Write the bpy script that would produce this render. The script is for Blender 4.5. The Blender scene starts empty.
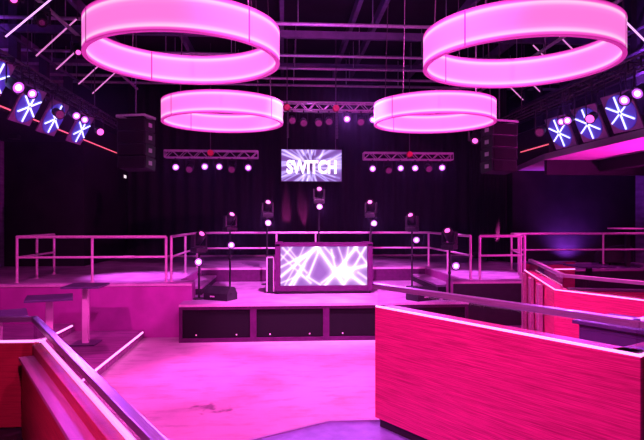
import bpy, bmesh, math, random
from mathutils import Matrix, Vector
random.seed(7)
PI = math.pi
SC = bpy.context.scene
COL = SC.collection
EYE = 2.7
YAW = math.radians(3.95)
F = 565.0
sy, cy = math.sin(YAW), math.cos(YAW)
MIDX = 0.965                      # the room's centre line


# ---------------------------------------------------------------- geometry helpers
def B():
    return bmesh.new()


def box(bm, c, s, M=None, bev=0.0):
    r = bmesh.ops.create_cube(bm, size=1.0)
    vs = r['verts']
    bmesh.ops.scale(bm, vec=Vector(s), verts=vs)
    if bev > 0:
        es = list({e for v in vs for e in v.link_edges})
        rb = bmesh.ops.bevel(bm, geom=es, offset=bev, segments=2, affect='EDGES', profile=0.6)
        vs = list({v for f in rb['faces'] for v in f.verts} | {v for v in vs if v.is_valid})
    T = Matrix.Translation(Vector(c))
    if M is not None:
        T = T @ M
    bmesh.ops.transform(bm, matrix=T, verts=vs)
    return bm


def bx(bm, x0, x1, y0, y1, z0, z1, bev=0.0):
    return box(bm, ((x0 + x1) / 2, (y0 + y1) / 2, (z0 + z1) / 2), (abs(x1 - x0), abs(y1 - y0), abs(z1 - z0)), None, bev)


def cyl(bm, p0, p1, r, seg=12, r2=None):
    p0, p1 = Vector(p0), Vector(p1)
    d = p1 - p0
    L = d.length
    M = Matrix.Translation((p0 + p1) / 2) @ d.to_track_quat('Z', 'Y').to_matrix().to_4x4()
    bmesh.ops.create_cone(bm, cap_ends=True, segments=seg, radius1=r, radius2=r if r2 is None else r2, depth=L, matrix=M)
    return bm


def ball(bm, c, r, s=(1, 1, 1), M=None):
    T = Matrix.Translation(Vector(c))
    if M is not None:
        T = T @ M
    T = T @ Matrix.Diagonal((s[0], s[1], s[2], 1))
    bmesh.ops.create_uvsphere(bm, u_segments=14, v_segments=9, radius=r, matrix=T)
    return bm


def pipe(bm, pts, r, seg=10):
    for a, b in zip(pts[:-1], pts[1:]):
        cyl(bm, a, b, r, seg)
    for p in pts[1:-1]:
        ball(bm, p, r * 1.02)
    return bm


def lathe(bm, prof, seg=32, M=None):
    """closed profile of (radius, z) turned about z"""
    rings = []
    for r, z in prof:
        ring = []
        for i in range(seg):
            a = 2 * PI * i / seg
            v = Vector((r * math.cos(a), r * math.sin(a), z))
            if M is not None:
                v = M @ v
            ring.append(bm.verts.new(v))
        rings.append(ring)
    n = len(prof)
    for k in range(n):
        A, C = rings[k], rings[(k + 1) % n]
        for i in range(seg):
            j = (i + 1) % seg
            bm.faces.new((A[i], A[j], C[j], C[i]))
    return bm


def prism(bm, poly, z0, z1):
    lo = [bm.verts.new((x, y, z0)) for x, y in poly]
    hi = [bm.verts.new((x, y, z1)) for x, y in poly]
    bm.faces.new(hi)
    bm.faces.new(list(reversed(lo)))
    n = len(poly)
    for i in range(n):
        j = (i + 1) % n
        bm.faces.new((lo[i], lo[j], hi[j], hi[i]))
    return bm


def extrude_yz(bm, poly, x0, x1):
    """polygon in (y, z) swept along x"""
    a = [bm.verts.new((x0, y, z)) for y, z in poly]
    b = [bm.verts.new((x1, y, z)) for y, z in poly]
    bm.faces.new(a)
    bm.faces.new(list(reversed(b)))
    n = len(poly)
    for i in range(n):
        j = (i + 1) % n
        bm.faces.new((a[i], b[i], b[j], a[j]))
    return bm


def mesh_obj(name, bm, m, smooth=False):
    bmesh.ops.recalc_face_normals(bm, faces=bm.faces)
    me = bpy.data.meshes.new(name)
    bm.to_mesh(me)
    bm.free()
    me.materials.append(m)
    if smooth:
        for p in me.polygons:
            p.use_smooth = True
        try:
            me.set_sharp_from_angle(angle=math.radians(40))
        except Exception:
            pass
    o = bpy.data.objects.new(name, me)
    COL.objects.link(o)
    return o


def thing(name, label, cat, loc=(0, 0, 0), rotz=0.0, group=None, M=None):
    o = bpy.data.objects.new(name, None)
    COL.objects.link(o)
    o.empty_display_size = 0.1
    if M is None:
        M = Matrix.Translation(Vector(loc)) @ Matrix.Rotation(rotz, 4, 'Z')
    o.matrix_basis = M
    o['label'] = label
    o['category'] = cat
    if group:
        o['group'] = group
    return o


def part(name, bm, m, parent, smooth=False, label=None, world=False):
    if world:
        root = parent
        while root.parent:
            root = root.parent
        bm.transform(root.matrix_basis.inverted())
    o = mesh_obj(name, bm, m, smooth)
    o.parent = parent
    if label:
        o['label'] = label
    return o


def solo(name, bm, m, label, cat, group=None, smooth=False, kind=None):
    """a thing that is one mesh, built in world coordinates, origin at its base"""
    xs = [v.co.x for v in bm.verts]; ys = [v.co.y for v in bm.verts]; zs = [v.co.z for v in bm.verts]
    b = Vector(((min(xs) + max(xs)) / 2, (min(ys) + max(ys)) / 2, min(zs)))
    bm.transform(Matrix.Translation(-b))
    o = mesh_obj(name, bm, m, smooth)
    o.location = b
    o['label'] = label
    o['category'] = cat
    if group:
        o['group'] = group
    if kind:
        o['kind'] = kind
    return o


def struct(name, bm, m, label=None, parent=None):
    o = mesh_obj(name, bm, m)
    if parent:
        o.parent = parent
    else:
        o['kind'] = 'structure'
        o['label'] = label or name.replace('_', ' ')
        o['category'] = 'structure'
    return o


def dup(root, M, label, group=None):
    r = root.copy(); COL.objects.link(r); r.matrix_basis = M; r['label'] = label
    if group:
        r['group'] = group
    for ch in list(root.children):
        c = ch.copy(); COL.objects.link(c); c.parent = r
        for g in list(ch.children):
            d = g.copy(); COL.objects.link(d); d.parent = c
    return r


def pix(px, py, z):
    """the point of the horizontal plane z seen at a pixel of the photograph"""
    t = (z - EYE) / ((220 - py) / F)
    x = (px - 322) / F * t
    return Vector((x * cy + t * sy, -x * sy + t * cy, z))


def pixy(px, py, Y):
    """the point of the upright plane y = Y seen at a pixel"""
    k = (px - 322) / F
    t = Y / (cy - k * sy)
    return Vector((k * t * cy + t * sy, Y, EYE + (220 - py) / F * t))


def pixx(px, py, X):
    k = (px - 322) / F
    t = X / (k * cy + sy)
    return Vector((X, -k * t * sy + t * cy, EYE + (220 - py) / F * t))


def aim(loc, target, up='Y'):
    d = Vector(target) - Vector(loc)
    return Matrix.Translation(Vector(loc)) @ d.to_track_quat('-Z', up).to_matrix().to_4x4()


# ---------------------------------------------------------------- materials
def new_mat(name):
    m = bpy.data.materials.new(name)
    m.use_nodes = True
    nt = m.node_tree
    return m, nt, nt.nodes['Principled BSDF']


def mat(name, c1, c2=None, rough=0.5, metal=0.0, scale=6.0, stretch=(1, 1, 1), bump=0.0, detail=4.0, spec=0.5, rvar=0.0):
    m, nt, p = new_mat(name)
    c2 = c2 or tuple(min(1, c * 1.25) for c in c1)
    tc = nt.nodes.new('ShaderNodeTexCoord')
    mp = nt.nodes.new('ShaderNodeMapping')
    mp.inputs['Scale'].default_value = stretch
    nz = nt.nodes.new('ShaderNodeTexNoise')
    nz.inputs['Scale'].default_value = scale
    nz.inputs['Detail'].default_value = detail
    rp = nt.nodes.new('ShaderNodeValToRGB')
    rp.color_ramp.elements[0].position = 0.35
    rp.color_ramp.elements[1].position = 0.68
    rp.color_ramp.elements[0].color = (*c1, 1)
    rp.color_ramp.elements[1].color = (*c2, 1)
    nt.links.new(tc.outputs['Object'], mp.inputs['Vector'])
    nt.links.new(mp.outputs['Vector'], nz.inputs['Vector'])
    nt.links.new(nz.outputs['Fac'], rp.inputs['Fac'])
    nt.links.new(rp.outputs['Color'], p.inputs['Base Color'])
    p.inputs['Roughness'].default_value = rough
    p.inputs['Metallic'].default_value = metal
    p.inputs['Specular IOR Level'].default_value = spec
    if rvar:
        mr = nt.nodes.new('ShaderNodeMapRange')
        mr.inputs['To Min'].default_value = rough - rvar
        mr.inputs['To Max'].default_value = rough + rvar
        nt.links.new(nz.outputs['Fac'], mr.inputs['Value'])
        nt.links.new(mr.outputs['Result'], p.inputs['Roughness'])
    if bump:
        bn = nt.nodes.new('ShaderNodeBump')
        bn.inputs['Strength'].default_value = bump
        bn.inputs['Distance'].default_value = 0.01
        nt.links.new(nz.outputs['Fac'], bn.inputs['Height'])
        nt.links.new(bn.outputs['Normal'], p.inputs['Normal'])
    return m


def glow(name, col, strength, base=(0.8, 0.8, 0.8)):
    m, nt, p = new_mat(name)
    p.inputs['Base Color'].default_value = (*base, 1)
    p.inputs['Emission Color'].default_value = (*col, 1)
    p.inputs['Emission Strength'].default_value = strength
    p.inputs['Roughness'].default_value = 0.4
    return m


def floor_mat():
    m, nt, p = new_mat('scuffed_dance_floor')
    tc = nt.nodes.new('ShaderNodeTexCoord')
    base = nt.nodes.new('ShaderNodeTexNoise'); base.inputs['Scale'].default_value = 0.9; base.inputs['Detail'].default_value = 8
    mp = nt.nodes.new('ShaderNodeMapping'); mp.inputs['Scale'].default_value = (1.1, 3.0, 1)
    nt.links.new(tc.outputs['Object'], mp.inputs['Vector'])
    st = nt.nodes.new('ShaderNodeTexNoise'); st.inputs['Scale'].default_value = 1.7; st.inputs['Detail'].default_value = 9; st.inputs['Roughness'].default_value = 0.65
    nt.links.new(tc.outputs['Object'], base.inputs['Vector'])
    nt.links.new(mp.outputs['Vector'], st.inputs['Vector'])
    r1 = nt.nodes.new('ShaderNodeValToRGB')
    r1.color_ramp.elements[0].position = 0.30; r1.color_ramp.elements[0].color = (0.40, 0.36, 0.40, 1)
    r1.color_ramp.elements[1].position = 0.55; r1.color_ramp.elements[1].color = (0.60, 0.53, 0.58, 1)
    r2 = nt.nodes.new('ShaderNodeValToRGB')
    r2.color_ramp.elements[0].position = 0.33; r2.color_ramp.elements[0].color = (0.72, 0.70, 0.73, 1)
    r2.color_ramp.elements[1].position = 0.50; r2.color_ramp.elements[1].color = (1, 1, 1, 1)
    nt.links.new(base.outputs['Fac'], r1.inputs['Fac'])
    nt.links.new(st.outputs['Fac'], r2.inputs['Fac'])
    mx = nt.nodes.new('ShaderNodeMix'); mx.data_type = 'RGBA'; mx.blend_type = 'MULTIPLY'; mx.inputs['Factor'].default_value = 1.0
    nt.links.new(r1.outputs['Color'], mx.inputs['A']); nt.links.new(r2.outputs['Color'], mx.inputs['B'])
    # one dark worn stain of its own
    c = pix(212, 409, 0.0)
    vm = nt.nodes.new('ShaderNodeVectorMath'); vm.operation = 'DISTANCE'
    ge = nt.nodes.new('ShaderNodeNewGeometry'); vm.inputs[1].default_value = (c.x, c.y, 0.0)
    nt.links.new(ge.outputs['Position'], vm.inputs[0])
    n2 = nt.nodes.new('ShaderNodeTexNoise'); n2.inputs['Scale'].default_value = 5.0; n2.inputs['Detail'].default_value = 6
    nt.links.new(ge.outputs['Position'], n2.inputs['Vector'])
    ad = nt.nodes.new('ShaderNodeMath'); ad.operation = 'MULTIPLY_ADD'; ad.inputs[1].default_value = 1.6
    nt.links.new(n2.outputs['Fac'], ad.inputs[0]); nt.links.new(vm.outputs['Value'], ad.inputs[2])
    r3 = nt.nodes.new('ShaderNodeValToRGB')
    r3.color_ramp.elements[0].position = 0.78; r3.color_ramp.elements[0].color = (0.30, 0.26, 0.34, 1)
    r3.color_ramp.elements[1].position = 1.0; r3.color_ramp.elements[1].color = (1, 1, 1, 1)
    nt.links.new(ad.outputs[0], r3.inputs['Fac'])
    m2 = nt.nodes.new('ShaderNodeMix'); m2.data_type = 'RGBA'; m2.blend_type = 'MULTIPLY'; m2.inputs['Factor'].default_value = 1.0
    nt.links.new(mx.outputs['Result'], m2.inputs['A']); nt.links.new(r3.outputs['Color'], m2.inputs['B'])
    nt.links.new(m2.outputs['Result'], p.inputs['Base Color'])
    mr = nt.nodes.new('ShaderNodeMapRange'); mr.inputs['To Min'].default_value = 0.55; mr.inputs['To Max'].default_value = 0.33
    nt.links.new(st.outputs['Fac'], mr.inputs['Value'])
    nt.links.new(mr.outputs['Result'], p.inputs['Roughness'])
    return m


def wood_mat(name, dark, light, rough=0.42):
    """horizontal straight grain along local x"""
    m, nt, p = new_mat(name)
    tc = nt.nodes.new('ShaderNodeTexCoord')
    mp = nt.nodes.new('ShaderNodeMapping'); mp.inputs['Scale'].default_value = (1.6, 1.6, 90.0)
    nt.links.new(tc.outputs['Object'], mp.inputs['Vector'])
    nz = nt.nodes.new('ShaderNodeTexNoise'); nz.inputs['Scale'].default_value = 2.2; nz.inputs['Detail'].default_value = 7; nz.inputs['Roughness'].default_value = 0.7
    nt.links.new(mp.outputs['Vector'], nz.inputs['Vector'])
    rp = nt.nodes.new('ShaderNodeValToRGB')
    rp.color_ramp.elements[0].position = 0.34; rp.color_ramp.elements[0].color = (*dark, 1)
    rp.color_ramp.elements[1].position = 0.62; rp.color_ramp.elements[1].color = (*light, 1)
    nt.links.new(nz.outputs['Fac'], rp.inputs['Fac'])
    nt.links.new(rp.outputs['Color'], p.inputs['Base Color'])
    p.inputs['Roughness'].default_value = rough
    bn = nt.nodes.new('ShaderNodeBump'); bn.inputs['Strength'].default_value = 0.25; bn.inputs['Distance'].default_value = 0.004
    nt.links.new(nz.outputs['Fac'], bn.inputs['Height']); nt.links.new(bn.outputs['Normal'], p.inputs['Normal'])
    return m


def glass_mat(name, tint=(0.93, 0.9, 0.95)):
    m = bpy.data.materials.new(name); m.use_nodes = True
    nt = m.node_tree; nt.nodes.clear()
    out = nt.nodes.new('ShaderNodeOutputMaterial')
    tr = nt.nodes.new('ShaderNodeBsdfTransparent'); tr.inputs['Color'].default_value = (*tint, 1)
    gl = nt.nodes.new('ShaderNodeBsdfGlossy'); gl.inputs['Roughness'].default_value = 0.03
    lw = nt.nodes.new('ShaderNodeFresnel'); lw.inputs['IOR'].default_value = 1.45
    mx = nt.nodes.new('ShaderNodeMixShader')
    ge = nt.nodes.new('ShaderNodeNewGeometry')          # reflect on the entry face only
    iv = nt.nodes.new('ShaderNodeMath'); iv.operation = 'SUBTRACT'; iv.inputs[0].default_value = 0.8
    nt.links.new(ge.outputs['Backfacing'], iv.inputs[1]); iv.use_clamp = True
    mu = nt.nodes.new('ShaderNodeMath'); mu.operation = 'MULTIPLY'
    nt.links.new(lw.outputs['Fac'], mu.inputs[0]); nt.links.new(iv.outputs[0], mu.inputs[1])
    nt.links.new(mu.outputs[0], mx.inputs['Fac'])
    nt.links.new(tr.outputs['BSDF'], mx.inputs[1]); nt.links.new(gl.outputs['BSDF'], mx.inputs[2])
    nt.links.new(mx.outputs['Shader'], out.inputs['Surface'])
    return m


def screen_mat(name, strength):
    """lit LED wall showing the picture stored on its pixels"""
    m, nt, p = new_mat(name)
    at = nt.nodes.new('ShaderNodeAttribute'); at.attribute_name = 'picture'
    p.inputs['Base Color'].default_value = (0.02, 0.02, 0.02, 1)
    nt.links.new(at.outputs['Color'], p.inputs['Emission Color'])
    p.inputs['Emission Strength'].default_value = strength
    return m


def curtain_mat(name, col):
    return mat(name, col, tuple(c * 1.6 for c in col), rough=0.85, scale=14, stretch=(1, 1, 0.15), spec=0.2)


M = {}
M['floor'] = floor_mat()
M['raised'] = mat('raised_floor_vinyl', (0.15, 0.22, 0.40), (0.22, 0.31, 0.52), rough=0.5, scale=9, bump=0.1)
M['tier'] = mat('tier_timber', (0.20, 0.06, 0.19), (0.44, 0.17, 0.42), rough=0.45, scale=2.0, stretch=(0.8, 9, 1))
M['deck'] = mat('stage_deck', (0.30, 0.15, 0.33), (0.54, 0.32, 0.56), rough=0.42, scale=2.2, detail=7)
M['plat_wall'] = mat('platform_paint', (0.36, 0.04, 0.30), (0.44, 0.05, 0.37), rough=0.6, scale=3)
M['black'] = mat('black_paint', (0.012, 0.011, 0.014), (0.02, 0.018, 0.024), rough=0.6, scale=8)
M['black_wall'] = mat('black_wall_paint', (0.010, 0.009, 0.014), (0.015, 0.013, 0.020), rough=0.8, scale=2, spec=0.2)
M['upper_wall'] = mat('upper_wall_boards', (0.12, 0.10, 0.18), (0.22, 0.18, 0.30), rough=0.7, scale=1.4, stretch=(1, 1, 6))
M['curtain'] = curtain_mat('black_drape', (0.006, 0.0055, 0.008))
M['pleat'] = curtain_mat('dark_pleated_cloth', (0.06, 0.035, 0.055))
M['steel'] = mat('painted_steel_tube', (0.70, 0.42, 0.62), (0.80, 0.50, 0.72), rough=0.36, metal=0.15, scale=20)
M['brushed'] = mat('brushed_steel', (0.36, 0.30, 0.40), (0.50, 0.42, 0.54), rough=0.3, metal=0.75, scale=5, stretch=(1, 40, 40))
M['truss'] = mat('truss_aluminium', (0.50, 0.48, 0.52), (0.62, 0.60, 0.64), rough=0.4, metal=0.5, scale=14)
M['fixture'] = mat('fixture_casing', (0.012, 0.009, 0.014), (0.02, 0.016, 0.024), rough=0.42, scale=10, spec=0.3)
M['chain'] = mat('chain_steel', (0.10, 0.08, 0.10), (0.16, 0.13, 0.16), rough=0.4, metal=0.6, scale=30)
M['hoist'] = mat('red_hoist_case', (0.70, 0.02, 0.06), (0.85, 0.04, 0.09), rough=0.45, scale=12)
M['beam'] = mat('ceiling_beam_paint', (0.09, 0.08, 0.13), (0.13, 0.11, 0.18), rough=0.55, scale=4)
M['soffit'] = mat('pale_soffit', (0.66, 0.46, 0.62), (0.74, 0.52, 0.70), rough=0.6, scale=1.5)
M['wood'] = wood_mat('red_bar_wood', (0.26, 0.010, 0.065), (0.66, 0.035, 0.19))
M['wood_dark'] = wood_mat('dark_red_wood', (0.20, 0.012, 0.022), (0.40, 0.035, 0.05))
M['ledge'] = mat('pale_ledge_laminate', (0.28, 0.12, 0.20), (0.40, 0.18, 0.29), rough=0.4, scale=3, stretch=(1, 12, 12))
M['table'] = mat('dark_tabletop_laminate', (0.07, 0.05, 0.13), (0.10, 0.08, 0.17), rough=0.35, scale=6)
M['pedestal'] = mat('pale_pedestal_paint', (0.66, 0.42, 0.60), (0.76, 0.5, 0.70), rough=0.5, scale=5)
M['grille'] = mat('perforated_grille', (0.006, 0.005, 0.007), (0.016, 0.013, 0.017), rough=0.9, scale=160, detail=1, spec=0.08)
M['booth'] = mat('dj_booth_casing', (0.06, 0.004, 0.055), (0.085, 0.006, 0.078), spec=0.25, rough=0.6, scale=7)
M['glass'] = glass_mat('clear_barrier_glass')
M['rim'] = glow('glowing_ring_frame', (0.62, 0.03, 0.36), 0.8, (0.4, 0.2, 0.35))  # frame given a faint glow so that it looks lit by the ring
M['seam'] = mat('ring_seam_paint', (0.50, 0.10, 0.36), (0.58, 0.12, 0.42), rough=0.5, scale=8)


def ring_mat(h):
    """fabric lamp lit from inside by an LED strip near each edge"""
    m, nt, p = new_mat('lit_ring_fabric')
    tc = nt.nodes.new('ShaderNodeTexCoord'); sx = nt.nodes.new('ShaderNodeSeparateXYZ')
    nt.links.new(tc.outputs['Object'], sx.inputs['Vector'])
    dv = nt.nodes.new('ShaderNodeMath'); dv.operation = 'DIVIDE'; dv.inputs[1].default_value = h
    nt.links.new(sx.outputs['Z'], dv.inputs[0])
    rp = nt.nodes.new('ShaderNodeValToRGB')
    e = rp.color_ramp.elements
    pts = [(0.02, (0.82, 0.03, 0.46)), (0.085, (0.95, 0.10, 0.62)), (0.125, (1, 0.60, 0.90)), (0.16, (1, 0.52, 0.88)), (0.24, (1, 0.235, 0.76)), (0.36, (1, 0.19, 0.71))]
    pts = pts + [(1 - q, c) for q, c in reversed(pts)]
    e[0].position = pts[0][0]; e[0].color = (*pts[0][1], 1)
    e[1].position = pts[-1][0]; e[1].color = (*pts[-1][1], 1)
    for q, c in pts[1:-1]:
        k = e.new(q); k.color = (*c, 1)
    nt.links.new(dv.outputs[0], rp.inputs['Fac'])
    nt.links.new(rp.outputs['Color'], p.inputs['Emission Color'])
    p.inputs['Emission Strength'].default_value = 1.05
    p.inputs['Base Color'].default_value = (0.5, 0.3, 0.45, 1)
    return m


M['diff'] = ring_mat(0.45)
M['tube'] = glow('diagonal_tube_glow', (1.0, 0.28, 0.80), 0.75)
M['tube_hot'] = glow('bright_tube_glow', (0.85, 0.40, 1.0), 1.5)
M['led'] = glow('pink_led_line', (1.0, 0.25, 0.78), 2.5)
M['led_step'] = glow('pink_step_line', (1.0, 0.20, 0.72), 3.5)
M['led_red'] = glow('red_led_line', (1.0, 0.10, 0.16), 1.2)
M['lens_on'] = glow('lit_lens_violet', (0.55, 0.09, 1.0), 1.0)
M['lens_core'] = glow('lens_hot_core', (1.0, 0.70, 1.0), 3.0)
M['lens_pink'] = glow('lit_lens_pink', (1.0, 0.10, 0.55), 1.8)
M['lens_off'] = mat('unlit_lens_glass', (0.16, 0.07, 0.12), (0.32, 0.16, 0.25), rough=0.15, scale=60)
M['disc'] = glow('blue_lit_disc', (0.035, 0.03, 0.5), 0.5, (0.1, 0.1, 0.4))
M['spoke'] = glow('white_blue_spoke', (0.42, 0.46, 1.0), 2.6)
M['panel'] = mat('pale_panel_board', (0.24, 0.16, 0.26), (0.32, 0.22, 0.34), rough=0.4, scale=5)
M['letters'] = glow('white_screen_letters', (1.0, 0.97, 1.0), 1.6)
M['sign'] = glow('lit_white_sign', (0.9, 0.8, 0.85), 1.2)
M['cab'] = mat('dark_cabinet_laminate', (0.06, 0.05, 0.13), (0.085, 0.07, 0.17), rough=0.4, scale=5)
M['sofa'] = mat('black_upholstery', (0.012, 0.010, 0.013), (0.02, 0.017, 0.022), rough=0.6, scale=10)
M['indicator'] = glow('pink_indicator', (1.0, 0.12, 0.42), 0.9)

# ================================================================ THE SETTING
ZP = 1.26        # platform
ZS = 0.84       # stage
ZR = 1.05        # raised floor the camera stands on
CEIL = 8.8
WL, WR, WB, WF = -8.6, 12.0, 22.8, -4.0

struct('floor', bx(B(), WL, WR, WF, WB, -0.2, 0.0), M['floor'], 'worn dance floor with scuffs')
struct('ceiling', bx(B(), WL, WR, WF, WB, CEIL, CEIL + 0.15), M['black_wall'], 'black ceiling high above')
struct('wall_left', bx(B(), WL - 0.2, WL, WF, WB, -0.2, CEIL), M['upper_wall'], 'long left wall')
struct('wall_right', bx(B(), WR, WR + 0.2, WF, WB, -0.2, CEIL), M['upper_wall'], 'long right wall')
struct('wall_back', bx(B(), WL, WR, WB, WB + 0.2, -0.2, CEIL), M['black_wall'], 'black wall behind the stage')
struct('wall_front', bx(B(), WL, WR, WF - 0.2, WF, -0.2, CEIL), M['black_wall'], 'wall behind the camera')
# block under the left balcony and wall under the right balcony
struct('wall_alcove_left', bx(B(), WL, -6.2, 18.1, WB, ZP, 5.12), M['black_wall'], 'dark block under the left balcony')
struct('wall_alcove_right', bx(B(), 7.7, WR, 18.5, WB, ZP, 4.36), M['black_wall'], 'dark purple lit wall under the right balcony')

plat = [(WL, 13.2), (-2.1, 13.2), (-2.1, 13.75), (-2.45, 13.75), (-2.45, 17.2), (4.38, 17.2), (4.38, 13.75), (4.03, 13.75),
        (4.03, 13.2), (6.05, 13.2), (6.62, 15.85), (WR, 15.85), (WR, WB), (WL, WB)]
bm = prism(B(), plat, 0.0, ZP - 0.03)
struct('platform', bm, M['plat_wall'], 'raised platform running round three sides of the stage')
inset = plat
bm = prism(B(), inset, ZP - 0.03, ZP)
struct('platform_deck', bm, M['deck'], 'deck surface of the raised platform')
bm = B()
bx(bm, WL, -2.1, 13.175, 13.2, ZP - 0.075, ZP - 0.03); bx(bm, 4.03, 6.05, 13.175, 13.2, ZP - 0.075, ZP - 0.03)
struct('trim_1', bm, M['steel'], 'metal nosing along the front of the platform')
bm = B(); bx(bm, -2.45, 4.38, 17.175, 17.2, ZP - 0.06, ZP - 0.01)
struct('trim_2', bm, M['steel'], 'metal nosing behind the stage')
bm = B(); bx(bm, WL, WR, WB - 0.35, WB - 0.30, ZP, ZP + 0.06)
struct('trim_3', bm, M['steel'], 'rail along the foot of the back drape')

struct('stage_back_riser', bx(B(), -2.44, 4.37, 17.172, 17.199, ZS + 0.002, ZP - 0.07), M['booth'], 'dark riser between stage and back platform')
struct('platform_shade_panel', bx(B(), 4.04, 6.0, 13.18, 13.199, 0.18, ZP - 0.08), M['black'], 'black panel for the unlit front of the right platform')  # dark sheet over the platform front, stands in for its lack of light
struct('platform_panel_back', bx(B(), 8.4, WR, 15.82, 15.848, 0.36, ZP - 0.05), M['black'], 'black panel on the far right platform front')  # plain dark panel over the riser
# seating tiers left and right of the dance floor
struct('seating_tier_left_low', bx(B(), -4.73, -3.18, 4.95, 13.2, 0, 0.175), M['tier'], 'lower left seating tier')
struct('seating_tier_left_high', bx(B(), WL, -4.73, 4.95, 13.2, 0, 0.35), M['tier'], 'upper left seating tier')
struct('seating_tier_right_low', bx(B(), 5.11, 6.66, 4.95, 13.2, 0, 0.175), M['tier'], 'lower right seating tier')
struct('seating_tier_right_high', bx(B(), 6.66, WR, 4.95, 15.85, 0, 0.35), M['tier'], 'upper right seating tier')

# the raised floor in front (where the camera stands)
D1 = Vector((-0.5, 0.866, 0.0))          # the booths' slanting direction
D2 = Vector((0.866, 0.5, 0.0))
E = pix(328, 421, ZR)
LC = pix(45, 343.3, 1.73)                # outer edge of the left booth base
DL = (LC - pix(132, 440, 1.73)).normalized()
LC = LC + DL * 0.04
RO, RO2 = pix(38, 316, 1.935), pix(168.5, 440, 1.935)     # outer edge of its rail
DR = (RO - RO2).normalized()
P3 = E - D2 * 1.93
raised = [(E.x, E.y), (P3.x, P3.y), (LC.x + 0.06, LC.y + 0.10), (WL, LC.y + 0.10), (WL, WF), (WR, WF), (WR, E.y - 0.03)]
struct('raised_floor', prism(B(), raised, 0.0, ZR), M['raised'], 'raised purple floor in the foreground')
bm = B()
for a, b in ((E, P3), (E, Vector((WR, E.y - 0.03, ZR)))):
    d = (b - a).normalized()
    n = Vector((-d.y, d.x, 0))
    if n.y < 0:
        n = -n
    c = (a + b) / 2 - n * 0.02
    ang = math.atan2(d.y, d.x)
    box(bm, (c.x, c.y, ZR + 0.006), ((b - a).length, 0.028, 0.012), Matrix.Rotation(ang, 4, 'Z'))
struct('trim_4', bm, M['brushed'], 'metal edge strip of the raised floor')

# left balcony
struct('balcony_left', bx(B(), WL, -6.2, WF, WB, 5.12, 5.25), M['black_wall'], 'left balcony slab')
struct('balcony_left_parapet', bx(B(), -6.3, -6.2, WF, WB, 5.25, 5.85), M['black_wall'], 'left balcony front')
# right balcony with its pale soffit
bal = [(7.2, WF), (7.2, 15.1), (7.45, 16.4), (7.9, 18.5), (7.9, WB), (WR, WB), (WR, WF)]
struct('balcony_right', prism(B(), bal, 4.36, 4.48), M['soffit'], 'right balcony slab with pale underside')
bm = B()
for a, b in zip(bal[:4], bal[1:5]):
    a3, b3 = Vector((*a, 4.42)), Vector((*b, 4.42))
    d = b3 - a3
    box(bm, (a3 + b3) / 2 + Vector((-0.015, 0, 0.02)), (d.length, 0.03, 0.16), Matrix.Rotation(math.atan2(d.y, d.x), 4, 'Z'))
struct('trim_5', bm, M['brushed'], 'metal edge of the right balcony')
bm = B(); bx(bm, 7.25, WR, 15.1, 15.25, 3.95, 4.36); bx(bm, 8.75, 9.0, 5.0, 15.1, 4.05, 4.36)
struct('balcony_bulkhead', bm, M['black_wall'], 'dark bulkhead and beam below the right balcony')
struct('balcony_right_parapet', bx(B(), 7.95, 8.05, WF, WB, 4.48, 5.6), M['black_wall'], 'right balcony front')
# pipes and columns on the upper side walls
for side, X in (('left', -7.6), ('right', 9.55)):
    bm = B()
    for Y in (8.6, 10.6, 12.6, 14.6, 16.6, 18.6, 20.6):
        bx(bm, X - 0.12, X + 0.12, Y - 0.12, Y + 0.12, 5.0 if side == 'left' else 4.48, CEIL)
    struct('upper_columns_' + side, bm, M['black'], 'dark columns of the %s upper wall' % side)
    bm = B()
    for z in (6.1, 6.55, 7.15, 7.75):
        cyl(bm, (X + (0.18 if side == 'left' else -0.18), WF, z), (X + (0.18 if side == 'left' else -0.18), WB, z), 0.045, 8)
    struct('wall_pipes_' + side, bm, M['beam'], 'pipes along the %s upper wall' % side)

# ceiling steel
bm = B()
for Y in (9.0, 10.6, 12.2):
    bx(bm, WL, WR, Y - 0.06, Y + 0.06, 8.2, 8.45)
bx(bm, WL, WR, 16.4, 16.55, 8.0, 8.2)
bx(bm, WL, WR, 19.8, 19.95, 8.0, 8.2)
struct('ceiling_beams', bm, M['beam'], 'steel joists across the ceiling')
bm = B()
for X in (-5.6, -3.2, -0.03, 2.05, 2.75, 5.1, 7.5):
    bx(bm, X - 0.06, X + 0.06, WF, WB, 8.46, 8.75)
struct('ceiling_purlins', bm, M['beam'], 'beams running the length of the ceiling')
bm = B()
for Y, z in ((15.0, 7.9), (17.7, 7.85), (19.2, 7.85), (20.4, 7.8), (21.4, 7.8)):
    cyl(bm, (WL, Y, z), (WR, Y, z), 0.05, 8)
    for X in range(-8, 12, 2):
        cyl(bm, (X + 0.4, Y, z), (X + 0.4, Y, CEIL), 0.012, 6)
struct('lighting_pipes', bm, M['truss'], 'lighting pipes across the ceiling')
for X, nm in ((-5.05, 'left'), (6.95, 'right')):
    bm = B()
    cyl(bm, (X, 7.0, 7.25), (X, 20.0, 7.25), 0.045, 8)
    for Y in (9.0, 12.2, 16.4, 19.8):
        cyl(bm, (X, Y, 7.25), (X, Y, 8.2), 0.012, 6)
    struct('lighting_pipe_' + nm, bm, M['truss'], 'lengthways lighting pipe on the %s' % nm)


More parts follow.
